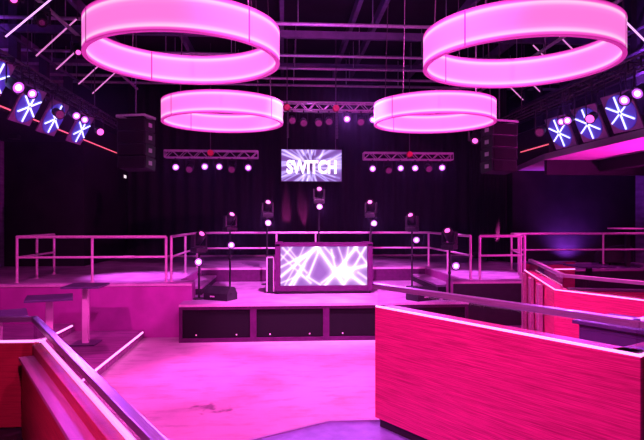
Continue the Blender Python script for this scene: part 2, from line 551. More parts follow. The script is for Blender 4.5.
# ================================================================ DRAPES
def drape(bm, p0, p1, z0, z1, amp, wave, thick=0.03):
    p0, p1 = Vector((*p0, 0)), Vector((*p1, 0))
    d = p1 - p0
    L = d.length
    d.normalize()
    n = Vector((-d.y, d.x, 0))
    N = max(8, int(L / wave * 8))
    rows = []
    for i in range(N + 1):
        s = L * i / N
        off = amp * math.sin(2 * PI * s / wave) + 0.35 * amp * math.sin(2 * PI * s / wave * 0.37 + 1)
        q = p0 + d * s + n * off
        rows.append([bm.verts.new((q.x, q.y, z0)), bm.verts.new((q.x, q.y, z1)),
                     bm.verts.new((q.x + n.x * thick, q.y + n.y * thick, z1)), bm.verts.new((q.x + n.x * thick, q.y + n.y * thick, z0))])
    for a, b in zip(rows[:-1], rows[1:]):
        for k in range(4):
            j = (k + 1) % 4
            bm.faces.new((a[k], b[k], b[j], a[j]))
    bm.faces.new(rows[0]); bm.faces.new(list(reversed(rows[-1])))
    return bm


solo('stage_drape', drape(B(), (-6.0, 22.35), (7.5, 22.35), ZP + 0.07, 8.3, 0.07, 0.5), M['curtain'],
     'tall black pleated drape covering the wall behind the stage', 'curtain', smooth=True)
solo('balcony_curtain', drape(B(), (7.62, 5.0), (7.62, 15.6), 4.49, 4.95, 0.05, 0.24), M['pleat'],
     'dark pleated cloth strip along the right balcony edge', 'curtain', smooth=True)

# ================================================================ RING LAMPS
RR, RB, RTH = 1.30, 0.45, 0.05


def make_ring(label, M0):
    t = thing('ring_lamp', label, 'ceiling lamp', group='giant lit rings', M=M0)
    ro, ri = RR, RR - RTH
    part('outer_diffuser', lathe(B(), [(ro, 0.012), (ro, RB - 0.012), (ro - 0.012, RB - 0.012), (ro - 0.012, 0.012)], 96), M['diff'], t, True)
    part('inner_diffuser', lathe(B(), [(ri, 0.012), (ri, RB - 0.012), (ri + 0.012, RB - 0.012), (ri + 0.012, 0.012)], 96), M['diff'], t, True)
    for z0, z1 in ((0.0, 0.014), (RB - 0.014, RB)):
        part('rim', lathe(B(), [(ro + 0.004, z0), (ro + 0.004, z1), (ri - 0.004, z1), (ri - 0.004, z0)], 96), M['rim'], t, True)
    for k in range(3):
        a = math.radians((0, 101, 268)[k])
        c, s = math.cos(a), math.sin(a)
        bm = B()
        box(bm, (c * (ro + ri) / 2, s * (ro + ri) / 2, RB / 2), (RTH + 0.008, 0.018, RB - 0.026), Matrix.Rotation(a, 4, 'Z'))
        part('seam', bm, M['seam'], t)
    top = CEIL - M0.translation.z
    for k in range(4):
        a = PI / 2 * k + 0.2
        c, s = math.cos(a), math.sin(a)
        rm = (ro + ri) / 2
        part('cable', cyl(B(), (c * rm, s * rm, RB), (c * rm * 0.9, s * rm * 0.9, top), 0.009, 6), M['chain'], t)
    return t


def rp(px, d):
    x = (px - 322) / F * d
    return x * cy + d * sy, -x * sy + d * cy


ring_spec = [(184.5, 7.75, 'huge pink lit ring hanging at upper left, the nearer of the left pair'),
             (519.5, 7.75, 'huge pink lit ring hanging at upper right, the nearer of the right pair'),
             (223, 12.3, 'smaller looking pink ring on the left, hanging farther back above the stage front'),
             (434, 12.3, 'smaller looking pink ring on the right, hanging farther back above the stage front')]
ring0 = None
for i, (px, d, lb) in enumerate(ring_spec):
    X, Y = rp(px, d)
    z = [4.865, 4.81, 4.795, 4.78][i]
    Mt = Matrix.Translation((X, Y, z)) @ Matrix.Rotation(math.radians((-145, -142, -136, -145)[i]), 4, 'Z')
    if ring0 is None:
        ring0 = make_ring(lb, Mt)
    else:
        dup(ring0, Mt, lb)

# ================================================================ STAGE
st = thing('stage', 'low stage with black grille front carrying the DJ booth', 'stage', (MIDX, 12.58, 0))
SX0, SX1, SY0, SY1 = -2.28, 4.21, 12.58, 17.17
part('deck', bx(B(), SX0, SX1, SY0, SY1, ZS - 0.05, ZS), M['deck'], st, world=True)
bm = B()
bx(bm, SX0, SX1, SY0 + 0.01, SY0 + 0.08, ZS - 0.12, ZS - 0.05)
bx(bm, SX0, SX1, SY0 + 0.01, SY0 + 0.08, 0.0, 0.09)
nb = 4
pw = (SX1 - SX0) / nb
for k in range(nb + 1):
    xc = SX0 + pw * k
    bx(bm, max(SX0, xc - 0.07), min(SX1, xc + 0.07), SY0 + 0.01, SY0 + 0.08, 0.09, ZS - 0.12)
part('front_frame', bm, M['booth'], st, world=True)
for k in range(nb):
    x0 = SX0 + pw * k + 0.07
    x1 = SX0 + pw * (k + 1) - 0.07
    bm = B()
    bx(bm, x0, x1, SY0 + 0.05, SY0 + 0.07, 0.09, ZS - 0.12)
    g = part('grille', bm, M['grille'], st, world=True)
    for xx in (x0 + 0.3, x1 - 0.3):
        part('indicator', cyl(B(), (xx, SY0 + 0.048, 0.16), (xx, SY0 + 0.03, 0.16), 0.015, 8), M['indicator'], g, world=True)
bm = B()
bx(bm, SX0, SX0 + 0.05, SY0 + 0.08, 13.19, 0, ZS - 0.05); bx(bm, SX1 - 0.05, SX1, SY0 + 0.08, 13.19, 0, ZS - 0.05)
part('side_panel', bm, M['booth'], st, world=True)
part('edge_strip', bx(B(), SX0, SX1, SY0 - 0.012, SY0 + 0.0, ZS - 0.05, ZS + 0.004), M['steel'], st, world=True)

for s, x0, x1, lb in ((-1, -2.44, -2.0, 'long low step on the left side of the stage'), (1, 3.93, 4.37, 'long low step on the right side of the stage')):
    t = thing('stage_step', lb, 'step', ((x0 + x1) / 2, 15.4, ZS))
    part('tread', bx(B(), x0, x1, 14.2, 17.15, ZS + 0.15, ZS + 0.2), M['deck'], t, world=True)
    part('riser', bx(B(), x0 + 0.02, x1 - 0.02, 14.22, 17.15, ZS, ZS + 0.15), M['black'], t, world=True)


# LED pictures -----------------------------------------------------
def led_face(name, w, h, fn, m, parent, nx, nz, th=0.02):
    """front face at local y=0 looking to -y, x in 0..w, z in 0..h"""
    bm = B()
    lay = bm.loops.layers.float_color.new('picture')
    g = [[bm.verts.new((w * i / nx, 0, h * j / nz)) for i in range(nx + 1)] for j in range(nz + 1)]
    for j in range(nz):
        for i in range(nx):
            f = bm.faces.new((g[j][i], g[j][i + 1], g[j + 1][i + 1], g[j + 1][i]))
            for lp in f.loops:
                c = fn(lp.vert.co.x / w, lp.vert.co.z / h)
                lp[lay] = (c[0], c[1], c[2], 1)
    bmesh.ops.transform(bm, matrix=Matrix.Identity(4), verts=bm.verts)
    me = bpy.data.meshes.new(name)
    bm.to_mesh(me); bm.free()
    me.materials.append(m)
    o = bpy.data.objects.new(name, me); COL.objects.link(o); o.parent = parent
    sd = o.modifiers.new('depth', 'SOLIDIFY'); sd.thickness = th; sd.offset = -1
    return o


def seg_d(px, pz, a, b, asp):
    ax, az = a[0] * asp, a[1]; bx_, bz = b[0] * asp, b[1]; qx, qz = px * asp, pz
    dx, dz = bx_ - ax, bz - az
    t = ((qx - ax) * dx + (qz - az) * dz) / (dx * dx + dz * dz)
    t = max(0, min(1, t))
    return math.hypot(qx - ax - t * dx, qz - az - t * dz)


def cl(x, y):
    return ((x - 83) / 354.0, 1 - (y - 47) / 153.0)


dj_lines = [((83, 165), (232, 47), .022, 1.2), ((83, 128), (215, 62), .016, .9), ((83, 100), (130, 47), .014, .6), ((92, 52), (190, 150), .016, .8),
            ((83, 78), (175, 165), .012, .6), ((112, 47), (150, 95), .012, .5), ((232, 47), (335, 190), .030, 1.3), ((225, 47), (120, 200), .022, 1.1), ((240, 60), (196, 165), .018, 1.0),
            ((190, 165), (245, 198), .015, .8), ((135, 200), (180, 120), .018, .9), ((83, 190), (160, 160), .012, .7), ((160, 150), (205, 190), .02, .8),
            ((265, 200), (395, 47), .028, 1.2), ((250, 190), (320, 140), .016, .8), ((310, 150), (437, 122), .030, 1.2), ((355, 150), (318, 47), .014, .6), ((345, 150), (360, 47), .016, .7),
            ((385, 47), (437, 115), .014, .9), ((432, 47), (340, 200), .018, 1.0), ((355, 150), (425, 200), .030, 1.2), ((290, 60), (310, 150), .018, .8), ((260, 47), (300, 90), .016, .7),
            ((100, 200), (150, 110), .012, .6), ((178, 47), (150, 110), .012, .5), ((400, 150), (437, 175), .02, .7)]
dj_lines = [(cl(*a), cl(*b), w, k) for a, b, w, k in dj_lines]


def dj_pic(u, v):
    asp = 2.31
    g = 0.0
    for a, b, w, k in dj_lines:
        w = w * 1.35
        d = seg_d(u, v, a, b, asp)
        if d < w * 5:
            g += k * (math.exp(-(d / w) ** 2) + 0.28 * math.exp(-(d / (w * 3)) ** 2))
    c = cl(352, 152)
    d = math.hypot((u - c[0]) * asp, v - c[1])
    g += 1.6 * math.exp(-(d / 0.16) ** 2)
    g *= 1.15
    base = (0.30, 0.13, 0.55)
    return (base[0] + 0.85 * g, base[1] + 0.68 * g, base[2] + 0.85 * g)


rng = random.Random(5)
rays = []
for k in range(60):
    a = 2 * PI * k / 60 + rng.uniform(-.08, .08)
    r0 = rng.uniform(.12, .45); r1 = r0 + rng.uniform(.3, 1.2)
    off = rng.uniform(-.55, .55)
    a2 = a + off
    p = (0.46 + r0 * math.cos(a) / 2, 0.48 + r0 * math.sin(a))
    rays.append((p, (p[0] + r1 * math.cos(a2) / 2, p[1] + r1 * math.sin(a2)), rng.uniform(.010, .032), rng.uniform(.3, 1.1)))


def sw_pic(u, v):
    g = 0.0
    for a, b, w, k in rays:
        d = seg_d(u, v, a, b, 1.94)
        if d < w * 4:
            g += k * (math.exp(-(d / w) ** 2) + 0.2 * math.exp(-(d / (w * 2.5)) ** 2))
    g += 1.0 * math.exp(-(math.hypot((u - .93) * 1.94, v - .55) / .22) ** 2)
    c = math.exp(-(math.hypot((u - .46) * 1.94, v - .48) / .42) ** 2)
    base = (0.14 * (1 - .7 * c), 0.06 * (1 - .7 * c), 0.34 * (1 - .6 * c))
    return (base[0] + 0.46 * g, base[1] + 0.40 * g, base[2] + 0.85 * g)


# DJ booth
BXL, BXR, BY = -0.20, 2.27, 14.2
dj = thing('dj_booth', 'dark DJ booth with lit LED screen front on the stage', 'dj booth', ((BXL + BXR) / 2, BY, ZS))
W2 = (BXR - BXL) / 2
bm = B()
bx(bm, -W2, -W2 + 0.13, 0, 0.85, 0.07, 1.26, 0.01); bx(bm, W2 - 0.13, W2, 0, 0.85, 0.07, 1.26, 0.01)
bx(bm, -W2, W2, 0, 0.85, 1.19, 1.27, 0.01)
bx(bm, -W2 + 0.13, W2 - 0.13, 0.0, 0.08, 0.07, 0.21); bx(bm, -W2 + 0.13, W2 - 0.13, 0.06, 0.1, 0.2, 1.2)
part('casing', bm, M['booth'], dj)
bm = B(); bx(bm, -W2 + 0.05, W2 - 0.05, 0.05, 0.8, 0.0, 0.07)
part('plinth', bm, M['black'], dj)
o = led_face('screen', 2 * W2 - 0.28, 0.98, dj_pic, screen_mat('dj_screen_light', 1.0), dj, 180, 70)
o.location = (-W2 + 0.14, 0.035, 0.21)
o['label'] = 'lit screen of crossing white and violet rays'
bm = B(); bx(bm, -W2, W2, 0.0, 0.03, 1.255, 1.285); bx(bm, -W2, -W2 + 0.2, 0.1, 0.3, 1.27, 1.31); bx(bm, W2 - 0.25, W2 - 0.05, 0.1, 0.3, 1.27, 1.31)
part('top_ledge', bm, M['booth'], dj)
sp = thing('side_speaker', 'narrow pale edged loudspeaker against the left end of the DJ booth', 'speaker', (BXL - 0.12, BY + 0.35, ZS))
part('cabinet', bx(B(), -0.1, 0.1, -0.2, 0.25, 0.03, 0.95, 0.015), M['fixture'], sp)
bm = B(); bx(bm, -0.1, -0.07, -0.215, -0.2, 0.05, 0.93); bx(bm, 0.07, 0.1, -0.215, -0.2, 0.05, 0.93); bx(bm, -0.1, 0.1, -0.215, -0.2, 0.9, 0.93)
part('grille_frame', bm, M['pedestal'], sp)
bm = B()
for a in (-0.07, 0.07):
    for b_ in (-0.15, 0.2):
        cyl(bm, (a, b_, 0), (a, b_, 0.03), 0.02, 8)
part('foot', bm, M['black'], sp)

# hanging SWITCH screen
SW_Y = 19.55
a = pixy(281.5, 181, SW_Y); b = pixy(341.5, 150, SW_Y)
sw = thing('led_screen', 'lit screen reading SWITCH hanging in the dark behind the DJ booth', 'screen', (a.x, SW_Y, a.z))
w, h = b.x - a.x, b.z - a.z
led_face('screen_face', w, h, sw_pic, screen_mat('switch_screen_light', 1.0), sw, 150, 78)
bm = B(); bx(bm, -0.02, w + 0.02, 0.03, 0.12, -0.02, h + 0.02)
part('housing', bm, M['black'], sw)
for xx in (0.2, w - 0.2):
    part('hanger', cyl(B(), (xx, 0.08, h), (xx, 0.08, CEIL - a.z), 0.012, 6), M['chain'], sw)
cu = bpy.data.curves.new('letters', 'FONT')
cu.body = 'SWITCH'; cu.align_x = 'CENTER'; cu.align_y = 'CENTER'; cu.size = 0.5; cu.extrude = 0.008; cu.offset = 0.018
to = bpy.data.objects.new('letters_curve', cu); COL.objects.link(to)
bpy.context.view_layer.update()
me = bpy.data.meshes.new_from_object(to.evaluated_get(bpy.context.evaluated_depsgraph_get()))
bpy.data.objects.remove(to)
xs = [v.co.x for v in me.vertices]; ys = [v.co.y for v in me.vertices]
tw, thh = max(xs) - min(xs), max(ys) - min(ys)
kx, kz = w * 0.83 / tw, h * 0.44 / thh
for v in me.vertices:
    v.co = Vector(((v.co.x - (max(xs) + min(xs)) / 2) * kx + w * 0.5, -0.014 - v.co.z, (v.co.y - (max(ys) + min(ys)) / 2) * kz + h * 0.45))
me.materials.append(M['letters'])
lo = bpy.data.objects.new('letters', me); COL.objects.link(lo); lo.parent = sw
lo['label'] = 'white bold letters SWITCH'


# ================================================================ HANDRAILS
def handrail(label, pts, zt=2.31, zb=ZP, post_gap=None, posts=None, mid=0.47):
    base = Vector((pts[0][0], pts[0][1], zb))
    t = thing('handrail', label, 'railing', base, group='pink lit handrails round the platform')
    P = [Vector((x, y, zt)) for x, y in pts]
    part('top_rail', pipe(B(), P, 0.034), M['steel'], t, True, world=True)
    part('mid_rail', pipe(B(), [Vector((p.x, p.y, zt - mid)) for p in P], 0.026), M['steel'], t, True, world=True)
    for x, y in posts:
        bm = cyl(B(), (x, y, zb), (x, y, zt), 0.030, 10)
        cyl(bm, (x, y, zb), (x, y, zb + 0.012), 0.06, 12)
        part('post', bm, M['steel'], t, True, world=True)
    return t


handrail('handrail along the left platform front, returning at its far left end', [(-6.08, 15.5), (-6.08, 13.4), (-2.72, 13.4)],
         posts=[(-6.08, 15.5), (-6.08, 14.45), (-6.08, 13.4), (-4.40, 13.4), (-2.72, 13.4)])
handrail('long handrail around the sides and back of the stage behind the DJ booth', [(-2.60, 13.4), (-2.60, 17.35), (4.53, 17.35), (4.53, 13.4)],
         posts=[(-2.60, 13.4), (-2.60, 15.3), (-2.60, 17.35), (-0.2, 17.35), (1.0, 17.35), (2.7, 17.35), (4.53, 17.35), (4.53, 15.3), (4.53, 13.4)])
handrail('short handrail along the right platform front', [(4.76, 13.4), (5.78, 13.4)], posts=[(4.76, 13.4), (5.78, 13.4)])
handrail('handrail running off to the far right above the seating', [(5.9, 13.45), (6.62, 15.98), (11.9, 15.98)], zt=2.30,
         posts=[(5.9, 13.45), (6.2, 14.5), (6.62, 15.98), (9.38, 15.98), (11.9, 15.98)])


# ================================================================ LIGHT FIXTURES
def can_parts(t, lens_mat, s=1.0, clamp=True):
    """par can pointing to local -z, hung from above; local origin at the yoke pivot"""
    part('body', lathe(B(), [(0.001, 0.16 * s), (0.075 * s, 0.16 * s), (0.10 * s, 0.10 * s), (0.105 * s, -0.13 * s), (0.115 * s, -0.13 * s), (0.115 * s, -0.16 * s), (0.095 * s, -0.16 * s),
                              (0.09 * s, -0.12 * s), (0.001, -0.12 * s)], 20), M['fixture'], t, True)
    bm = cyl(B(), (0, 0, -0.15 * s), (0, 0, -0.119 * s), 0.092 * s, 20)
    ln = part('lens', bm, lens_mat, t)
    if lens_mat.name == 'lit_lens_violet':
        part('bulb', ball(B(), (0, 0, -0.152 * s), 0.052 * s, (1, 1, 0.35)), M['lens_core'], ln, True)


def par_can(label, loc, target, lens_mat, group, s=1.0, hang=0.22):
    Mt = aim(loc, target)
    t = thing('spotlight', label, 'spotlight', group=group, M=Mt)
    can_parts(t, lens_mat, s)
    # yoke: built upright in world space
    loc = Vector(loc)
    Rm = Mt.to_3x3()
    side = Rm @ Vector((1, 0, 0))
    bm = B()
    r = 0.125 * s
    top = loc + Vector((0, 0, hang))
    for q in (-1, 1):
        a = loc + side * r * q
        pipe(bm, [a, a + Vector((0, 0, hang * 0.75))], 0.012 * s, 8)
    cyl(bm, loc - side * r + Vector((0, 0, hang * 0.75)), loc + side * r + Vector((0, 0, hang * 0.75)), 0.013 * s, 8)
    cyl(bm, loc + Vector((0, 0, hang * 0.7)), top, 0.02 * s, 8)
    part('yoke', bm, M['fixture'], t, True, world=True)
    return t


def spot(name, loc, target, col, watts, size=40, blend=0.5, rad=0.06):
    L = bpy.data.lights.new(name, 'SPOT')
    L.energy = watts; L.color = col; L.spot_size = math.radians(size); L.spot_blend = blend; L.shadow_soft_size = rad
    o = bpy.data.objects.new(name, L); COL.objects.link(o)
    o.matrix_basis = aim(loc, target)
    return o


def beam(loc, target, watts=45, size=34, col=(0.42, 0.08, 1.0)):
    loc, target = Vector(loc), Vector(target)
    target = CAMV
    size = 20
    spot('lamp_beam', loc + (target - loc).normalized() * 0.19, target, col, watts, size, 0.6, 0.03)


CAMV = Vector((0.0, 0.0, EYE))


def truss(label, x0, x1, Y, z0, zt, w=0.30, hoists=()):
    t = thing('lighting_truss', label, 'truss', ((x0 + x1) / 2, Y, z0), group='box trusses hung over the stage')
    bm = B()
    for yy in (-w / 2, w / 2):
        for zz in (z0, zt):
            cyl(bm, (x0, Y + yy, zz), (x1, Y + yy, zz), 0.025, 8)
    part('chords', bm, M['truss'], t, True, world=True)
    bm = B()
    step = (zt - z0)
    n = max(2, int(round((x1 - x0) / step)))
    dx = (x1 - x0) / n
    for k in range(n):
        xa, xb = x0 + k * dx, x0 + (k + 1) * dx
        za, zb = (z0, zt) if k % 2 == 0 else (zt, z0)
        for yy in (-w / 2, w / 2):
            cyl(bm, (xa, Y + yy, za), (xb, Y + yy, zb), 0.012, 6)
        for zz in (z0, zt):
            cyl(bm, (xa, Y - w / 2, zz), (xb, Y + w / 2, zz), 0.010, 6)
    for xx in (x0, x1):
        for yy in (-w / 2, w / 2):
            cyl(bm, (xx, Y + yy, z0), (xx, Y + yy, zt), 0.016, 6)
        for zz in (z0, zt):
            cyl(bm, (xx, Y - w / 2, zz), (xx, Y + w / 2, zz), 0.016, 6)
    part('bracing', bm, M['truss'], t, True, world=True)
    return t


def chain_hoist(label, x, Y, z, drop, top):
    t = thing('chain_hoist', label, 'hoist', (x, Y, z), group='chain hoists on the trusses')
    bm = lathe(B(), [(0.001, -0.10), (0.09, -0.10), (0.11, -0.06), (0.11, 0.06), (0.09, 0.10), (0.001, 0.10)], 18, Matrix.Rotation(PI / 2, 4, 'X'))
    part('motor_case', bm, M['hoist'], t, True)
    part('lifting_chain', cyl(B(), (0, 0, 0.1), (0, 0, CEIL - z), 0.014, 6), M['chain'], t)
    if drop > 0:
        bm = B()
        k = int(drop / 0.11)
        for i in range(k):
            lathe(bm, [(0.012, -0.05), (0.032, -0.05), (0.032, 0.04), (0.012, 0.04)], 8, Matrix.Translation((0.03, -0.05, -0.15 - 0.11 * i)))
        part('slack_chain', bm, M['chain'], t)
    return t


TY = 20.0
tl0 = pixy(165, 157.5, TY); tl1 = pixy(258, 151, TY)
truss('left stage truss of pink lit lattice with a row of spotlights', tl0.x, tl1.x, TY, tl0.z, tl0.z + 0.24)
tr0 = pixy(363.5, 159.5, TY); tr1 = pixy(452, 152, TY)
truss('right stage truss of pink lit lattice with a row of spotlights', tr0.x, tr1.x, TY, tr0.z, tr0.z + 0.24)
CY = 18.3
tc0 = pixy(262, 110, CY); tc1 = pixy(398, 102.5, CY)
truss('centre stage truss hung higher, between the two farther rings', tc0.x, tc1.x, CY, tc0.z, tc0.z + 0.25)
q = pixy(210.5, 153, TY - 0.28); chain_hoist('red chain hoist on the left stage truss', q.x, q.y, q.z, 0, 7.8)
q = pixy(409.5, 154.5, TY - 0.28); chain_hoist('red chain hoist on the right stage truss', q.x, q.y, q.z, 0, 7.8)
q = pixy(287, 107.5, CY - 0.28); chain_hoist('red chain hoist at the left of the centre truss with a dangling chain', q.x, q.y, q.z, 0.95, 7.8)
q = pixy(336, 108.5, CY - 0.28); chain_hoist('red chain hoist at the right of the centre truss with a dangling chain', q.x, q.y, q.z, 0.95, 7.8)

ORD = ['first', 'second', 'third', 'fourth', 'fifth', 'sixth', 'seventh', 'eighth']
VIO = (0.55, 0.16, 1.0)
PINK = (1.0, 0.075, 0.60)
for nm, lst, Y in (('left', [(175.5, 166.5, 1), (190, 168, 0), (204.5, 166, 1), (219, 166, 1), (232, 168, 0), (248, 167, 1)], TY),
                   ('right', [(372.5, 168, 1), (388, 169, 0), (400.5, 167.5, 1), (415, 167.5, 1), (428, 167.5, 0), (442, 167, 1)], TY)):
    for k, (px, py, on) in enumerate(lst):
        q = pixy(px, py, Y - 0.1)
        par_can('%s spotlight from left under the %s stage truss, %s' % (ORD[k], nm, 'shining violet white' if on else 'unlit'), q,
                Vector((MIDX * 0.6 + q.x * 0.4, 8.0, 1.6)) if on else Vector((q.x, 12, 1.0)), M['lens_on'] if on else M['lens_off'],
                'spotlights under the stage trusses', 1.15, (tl0.z if nm == 'left' else tr0.z) - q.z)
        if on:
            beam(q, Vector((MIDX * 0.6 + q.x * 0.4, 8.0, 1.6)), [2200, 0, 2600, 1700, 0, 900][k] if nm == 'left' else [1300, 0, 1800, 1700, 0, 3200][k], 80, (0.55, 0.10, 1.0))
for k, (px, py, on) in enumerate([(292, 119.5, 0), (303.5, 122, 0), (318.5, 122, 0), (329, 120.5, 0), (347, 118, 1), (361, 121, 0), (373, 118.6, 1)]):
    q = pixy(px, py, CY - 0.1)
    par_can('%s spotlight from left under the centre truss, %s' % (ORD[k], 'shining violet white' if on else 'unlit'), q,
            Vector((MIDX, 8.0, 1.6)), M['lens_on'] if on else M['lens_off'], 'spotlights under the stage trusses', 1.1, tc0.z - q.z)
    if on:
        beam(q, Vector((MIDX, 8.0, 1.6)), 2600 if k == 4 else 1200, 80, (0.55, 0.10, 1.0))

# side trusses carrying discs and lamps
for nm, X in (('left', -5.42), ('right', 7.0)):
    t = thing('side_truss', 'long dark truss along the %s balcony carrying round disc lamps' % nm, 'truss', (X, 14, 5.72))
    bm = B()
    for xx in (-0.10, 0.10):
        for zz in (5.72, 5.9):
            cyl(bm, (X + xx, 8.0, zz), (X + xx, 19.0, zz), 0.024, 8)
    part('chords', bm, M['chain'], t, True, world=True)
    bm = B()
    for k in range(38):
        y0 = 8.0 + k * 0.289
        for zz in (5.72, 5.9):
            cyl(bm, (X - 0.10, y0, zz), (X + 0.10, y0 + 0.289, zz), 0.010, 6)
        za, zb = (5.72, 5.9) if k % 2 else (5.9, 5.72)
        for xx in (-0.10, 0.10):
            cyl(bm, (X + xx, y0, za), (X + xx, y0 + 0.289, zb), 0.011, 6)
    part('bracing', bm, M['fixture'], t, True, world=True)
    for Y in (9, 12.2, 16.4):
        part('hanger', cyl(B(), (X + 0.10, Y, 5.9), (X + 0.10, Y, 8.2), 0.012, 6), M['chain'], t, world=True)


def disc_panel(label, loc, nrm, hang):
    """square board with a blue lit disc and six lit spokes; faces along nrm"""
    z = Vector(nrm).normalized()
    x = Vector((0, 0, 1)).cross(z).normalized()
    y = z.cross(x)
    R = Matrix((x, y, z)).transposed().to_4x4()
    t = thing('disc_lamp', label, 'lamp', group='round spoked disc lamps on the side trusses', M=Matrix.Translation(Vector(loc)) @ R)
    part('board', box(B(), (0, 0, -0.03), (0.84, 0.84, 0.04), None, 0.01), M['panel'], t)
    part('disc', cyl(B(), (0, 0, -0.01), (0, 0, 0.012), 0.385, 40), M['disc'], t)
    for k in range(6):
        a = PI / 2 + k * PI / 3
        c, s = math.cos(a), math.sin(a)
        part('spoke', cyl(B(), (0.035 * c, 0.035 * s, 0.03), (0.36 * c, 0.36 * s, 0.03), 0.017, 8), M['spoke'], t, True)
    part('hub', cyl(B(), (0, 0, 0.012), (0, 0, 0.035), 0.03, 14), M['disc'], t)
    for q in (-0.3, 0.3):
        p0 = Vector(loc) + x * q + y * 0.4
        part('bracket', cyl(B(), p0 - z * 0.03, (p0.x, p0.y, hang + 0.01), 0.012, 6), M['fixture'], t, world=True)
    c0 = Vector(loc) + y * 0.4
    part('cross_bar', cyl(B(), (loc[0] - 0.16, c0.y, hang), (max(loc[0] + 0.16, c0.x), c0.y, hang), 0.014, 6), M['fixture'], t, world=True)
    return t


XL, XR = -5.42, 7.0
for k, (px, py, lb) in enumerate([(-6, 80, 'disc lamp with spokes cut by the left picture edge, nearest of the left row'),
                                  (28.6, 106, 'blue spoked disc lamp, second from the camera in the left row'),
                                  (54, 118.5, 'blue spoked disc lamp, third from the camera in the left row'),
                                  (81, 129.5, 'blue spoked disc lamp farthest back in the left row')]):
    q = pixx(px, py, XL)
    disc_panel(lb, q, (0.95, -0.08, -0.50), 5.72)
for k, (px, py, lb) in enumerate([(621, 112.7, 'blue spoked disc lamp nearest the camera in the right row'),
                                  (588.5, 123.6, 'blue spoked disc lamp in the middle of the right row'),
                                  (560, 132.7, 'blue spoked disc lamp farthest back in the right row')]):
    q = pixx(px, py, XR)
    disc_panel(lb, q, (-0.95, -0.15, -0.45), 5.72)

for nm, X, lst in (('left', -5.0, [(14, 84.5, 1, 1.2), (29, 91.5, 1, 1.0), (57.5, 113, 0, 1.0), (74.5, 114.5, 1, 1.0), (83, 118.5, 1, 1.0), (99, 131, 2, 1.0)]),
                   ('right', 6.58, [(641, 90.5, 1, 1.1), (627.5, 97.5, 1, 1.1), (592, 117, 2, 1.0), (569, 119, 1, 1.0), (562.5, 120.5, 1, 0.9), (541, 131, 0, 1.1)])):
    for k, (px, py, on, s) in enumerate(lst):
        q = pixx(px, py, X)
        tt = par_can('%s spotlight from the camera on the %s side truss, %s' % (ORD[k], nm, ['unlit', 'shining violet white', 'glowing dull pink'][on]), q,
                Vector((MIDX, 6.5, 1.5)), [M['lens_off'], M['lens_on'], M['lens_pink']][on], 'spotlights on the side trusses', s * 0.95, max(0.12, 5.72 - q.z))
        if on == 1:
            beam(q, Vector((MIDX, 6.5, 1.5)), 900 if k == 0 else 450, 110)
        xt = -5.28 if nm == 'left' else 6.86
        part('arm', cyl(B(), (q.x, q.y, max(q.z + 0.12, 5.72)), (xt, q.y, 5.72), 0.014, 8), M['fixture'], tt, world=True)


# moving heads -----------------------------------------------------
def moving_head(label, loc, az, tilt, lens, group, flip=False, s=1.0):
    """base on the ground (or hung when flip), yoke arms, head with a round lens"""
    Mt = Matrix.Translation(Vector(loc)) @ Matrix.Rotation(az, 4, 'Z')
    if flip:
        Mt = Mt @ Matrix.Rotation(PI, 4, 'Y')
    t = thing('moving_head_light', label, 'stage light', group=group, M=Mt)
    part('base', box(B(), (0, 0, 0.05 * s), (0.30 * s, 0.26 * s, 0.10 * s), None, 0.015 * s), M['fixture'], t)
    bm = B()
    for q in (-1, 1):
        box(bm, (0.145 * s * q, 0, 0.25 * s), (0.05 * s, 0.14 * s, 0.28 * s), None, 0.015 * s)
    cyl(bm, (0, 0, 0.10 * s), (0, 0, 0.125 * s), 0.11 * s, 20)
    box(bm, (0, 0, 0.13 * s), (0.33 * s, 0.15 * s, 0.03 * s), None, 0.008 * s)
    part('yoke', bm, M['fixture'], t)
    R = Matrix.Translation((0, 0, 0.31 * s)) @ Matrix.Rotation(tilt, 4, 'X')
    prof = [(0.001, -0.17 * s), (0.08 * s, -0.17 * s), (0.11 * s, -0.12 * s), (0.115 * s, 0.04 * s), (0.10 * s, 0.17 * s), (0.08 * s, 0.17 * s), (0.075 * s, 0.15 * s), (0.001, 0.15 * s)]
    hd = part('head', lathe(B(), prof, 20, R), M['fixture'], t, True)
    part('lens', cyl(B(), R @ Vector((0, 0, 0.145 * s)), R @ Vector((0, 0, 0.162 * s)), 0.060 * s, 18), lens, hd)
    return t


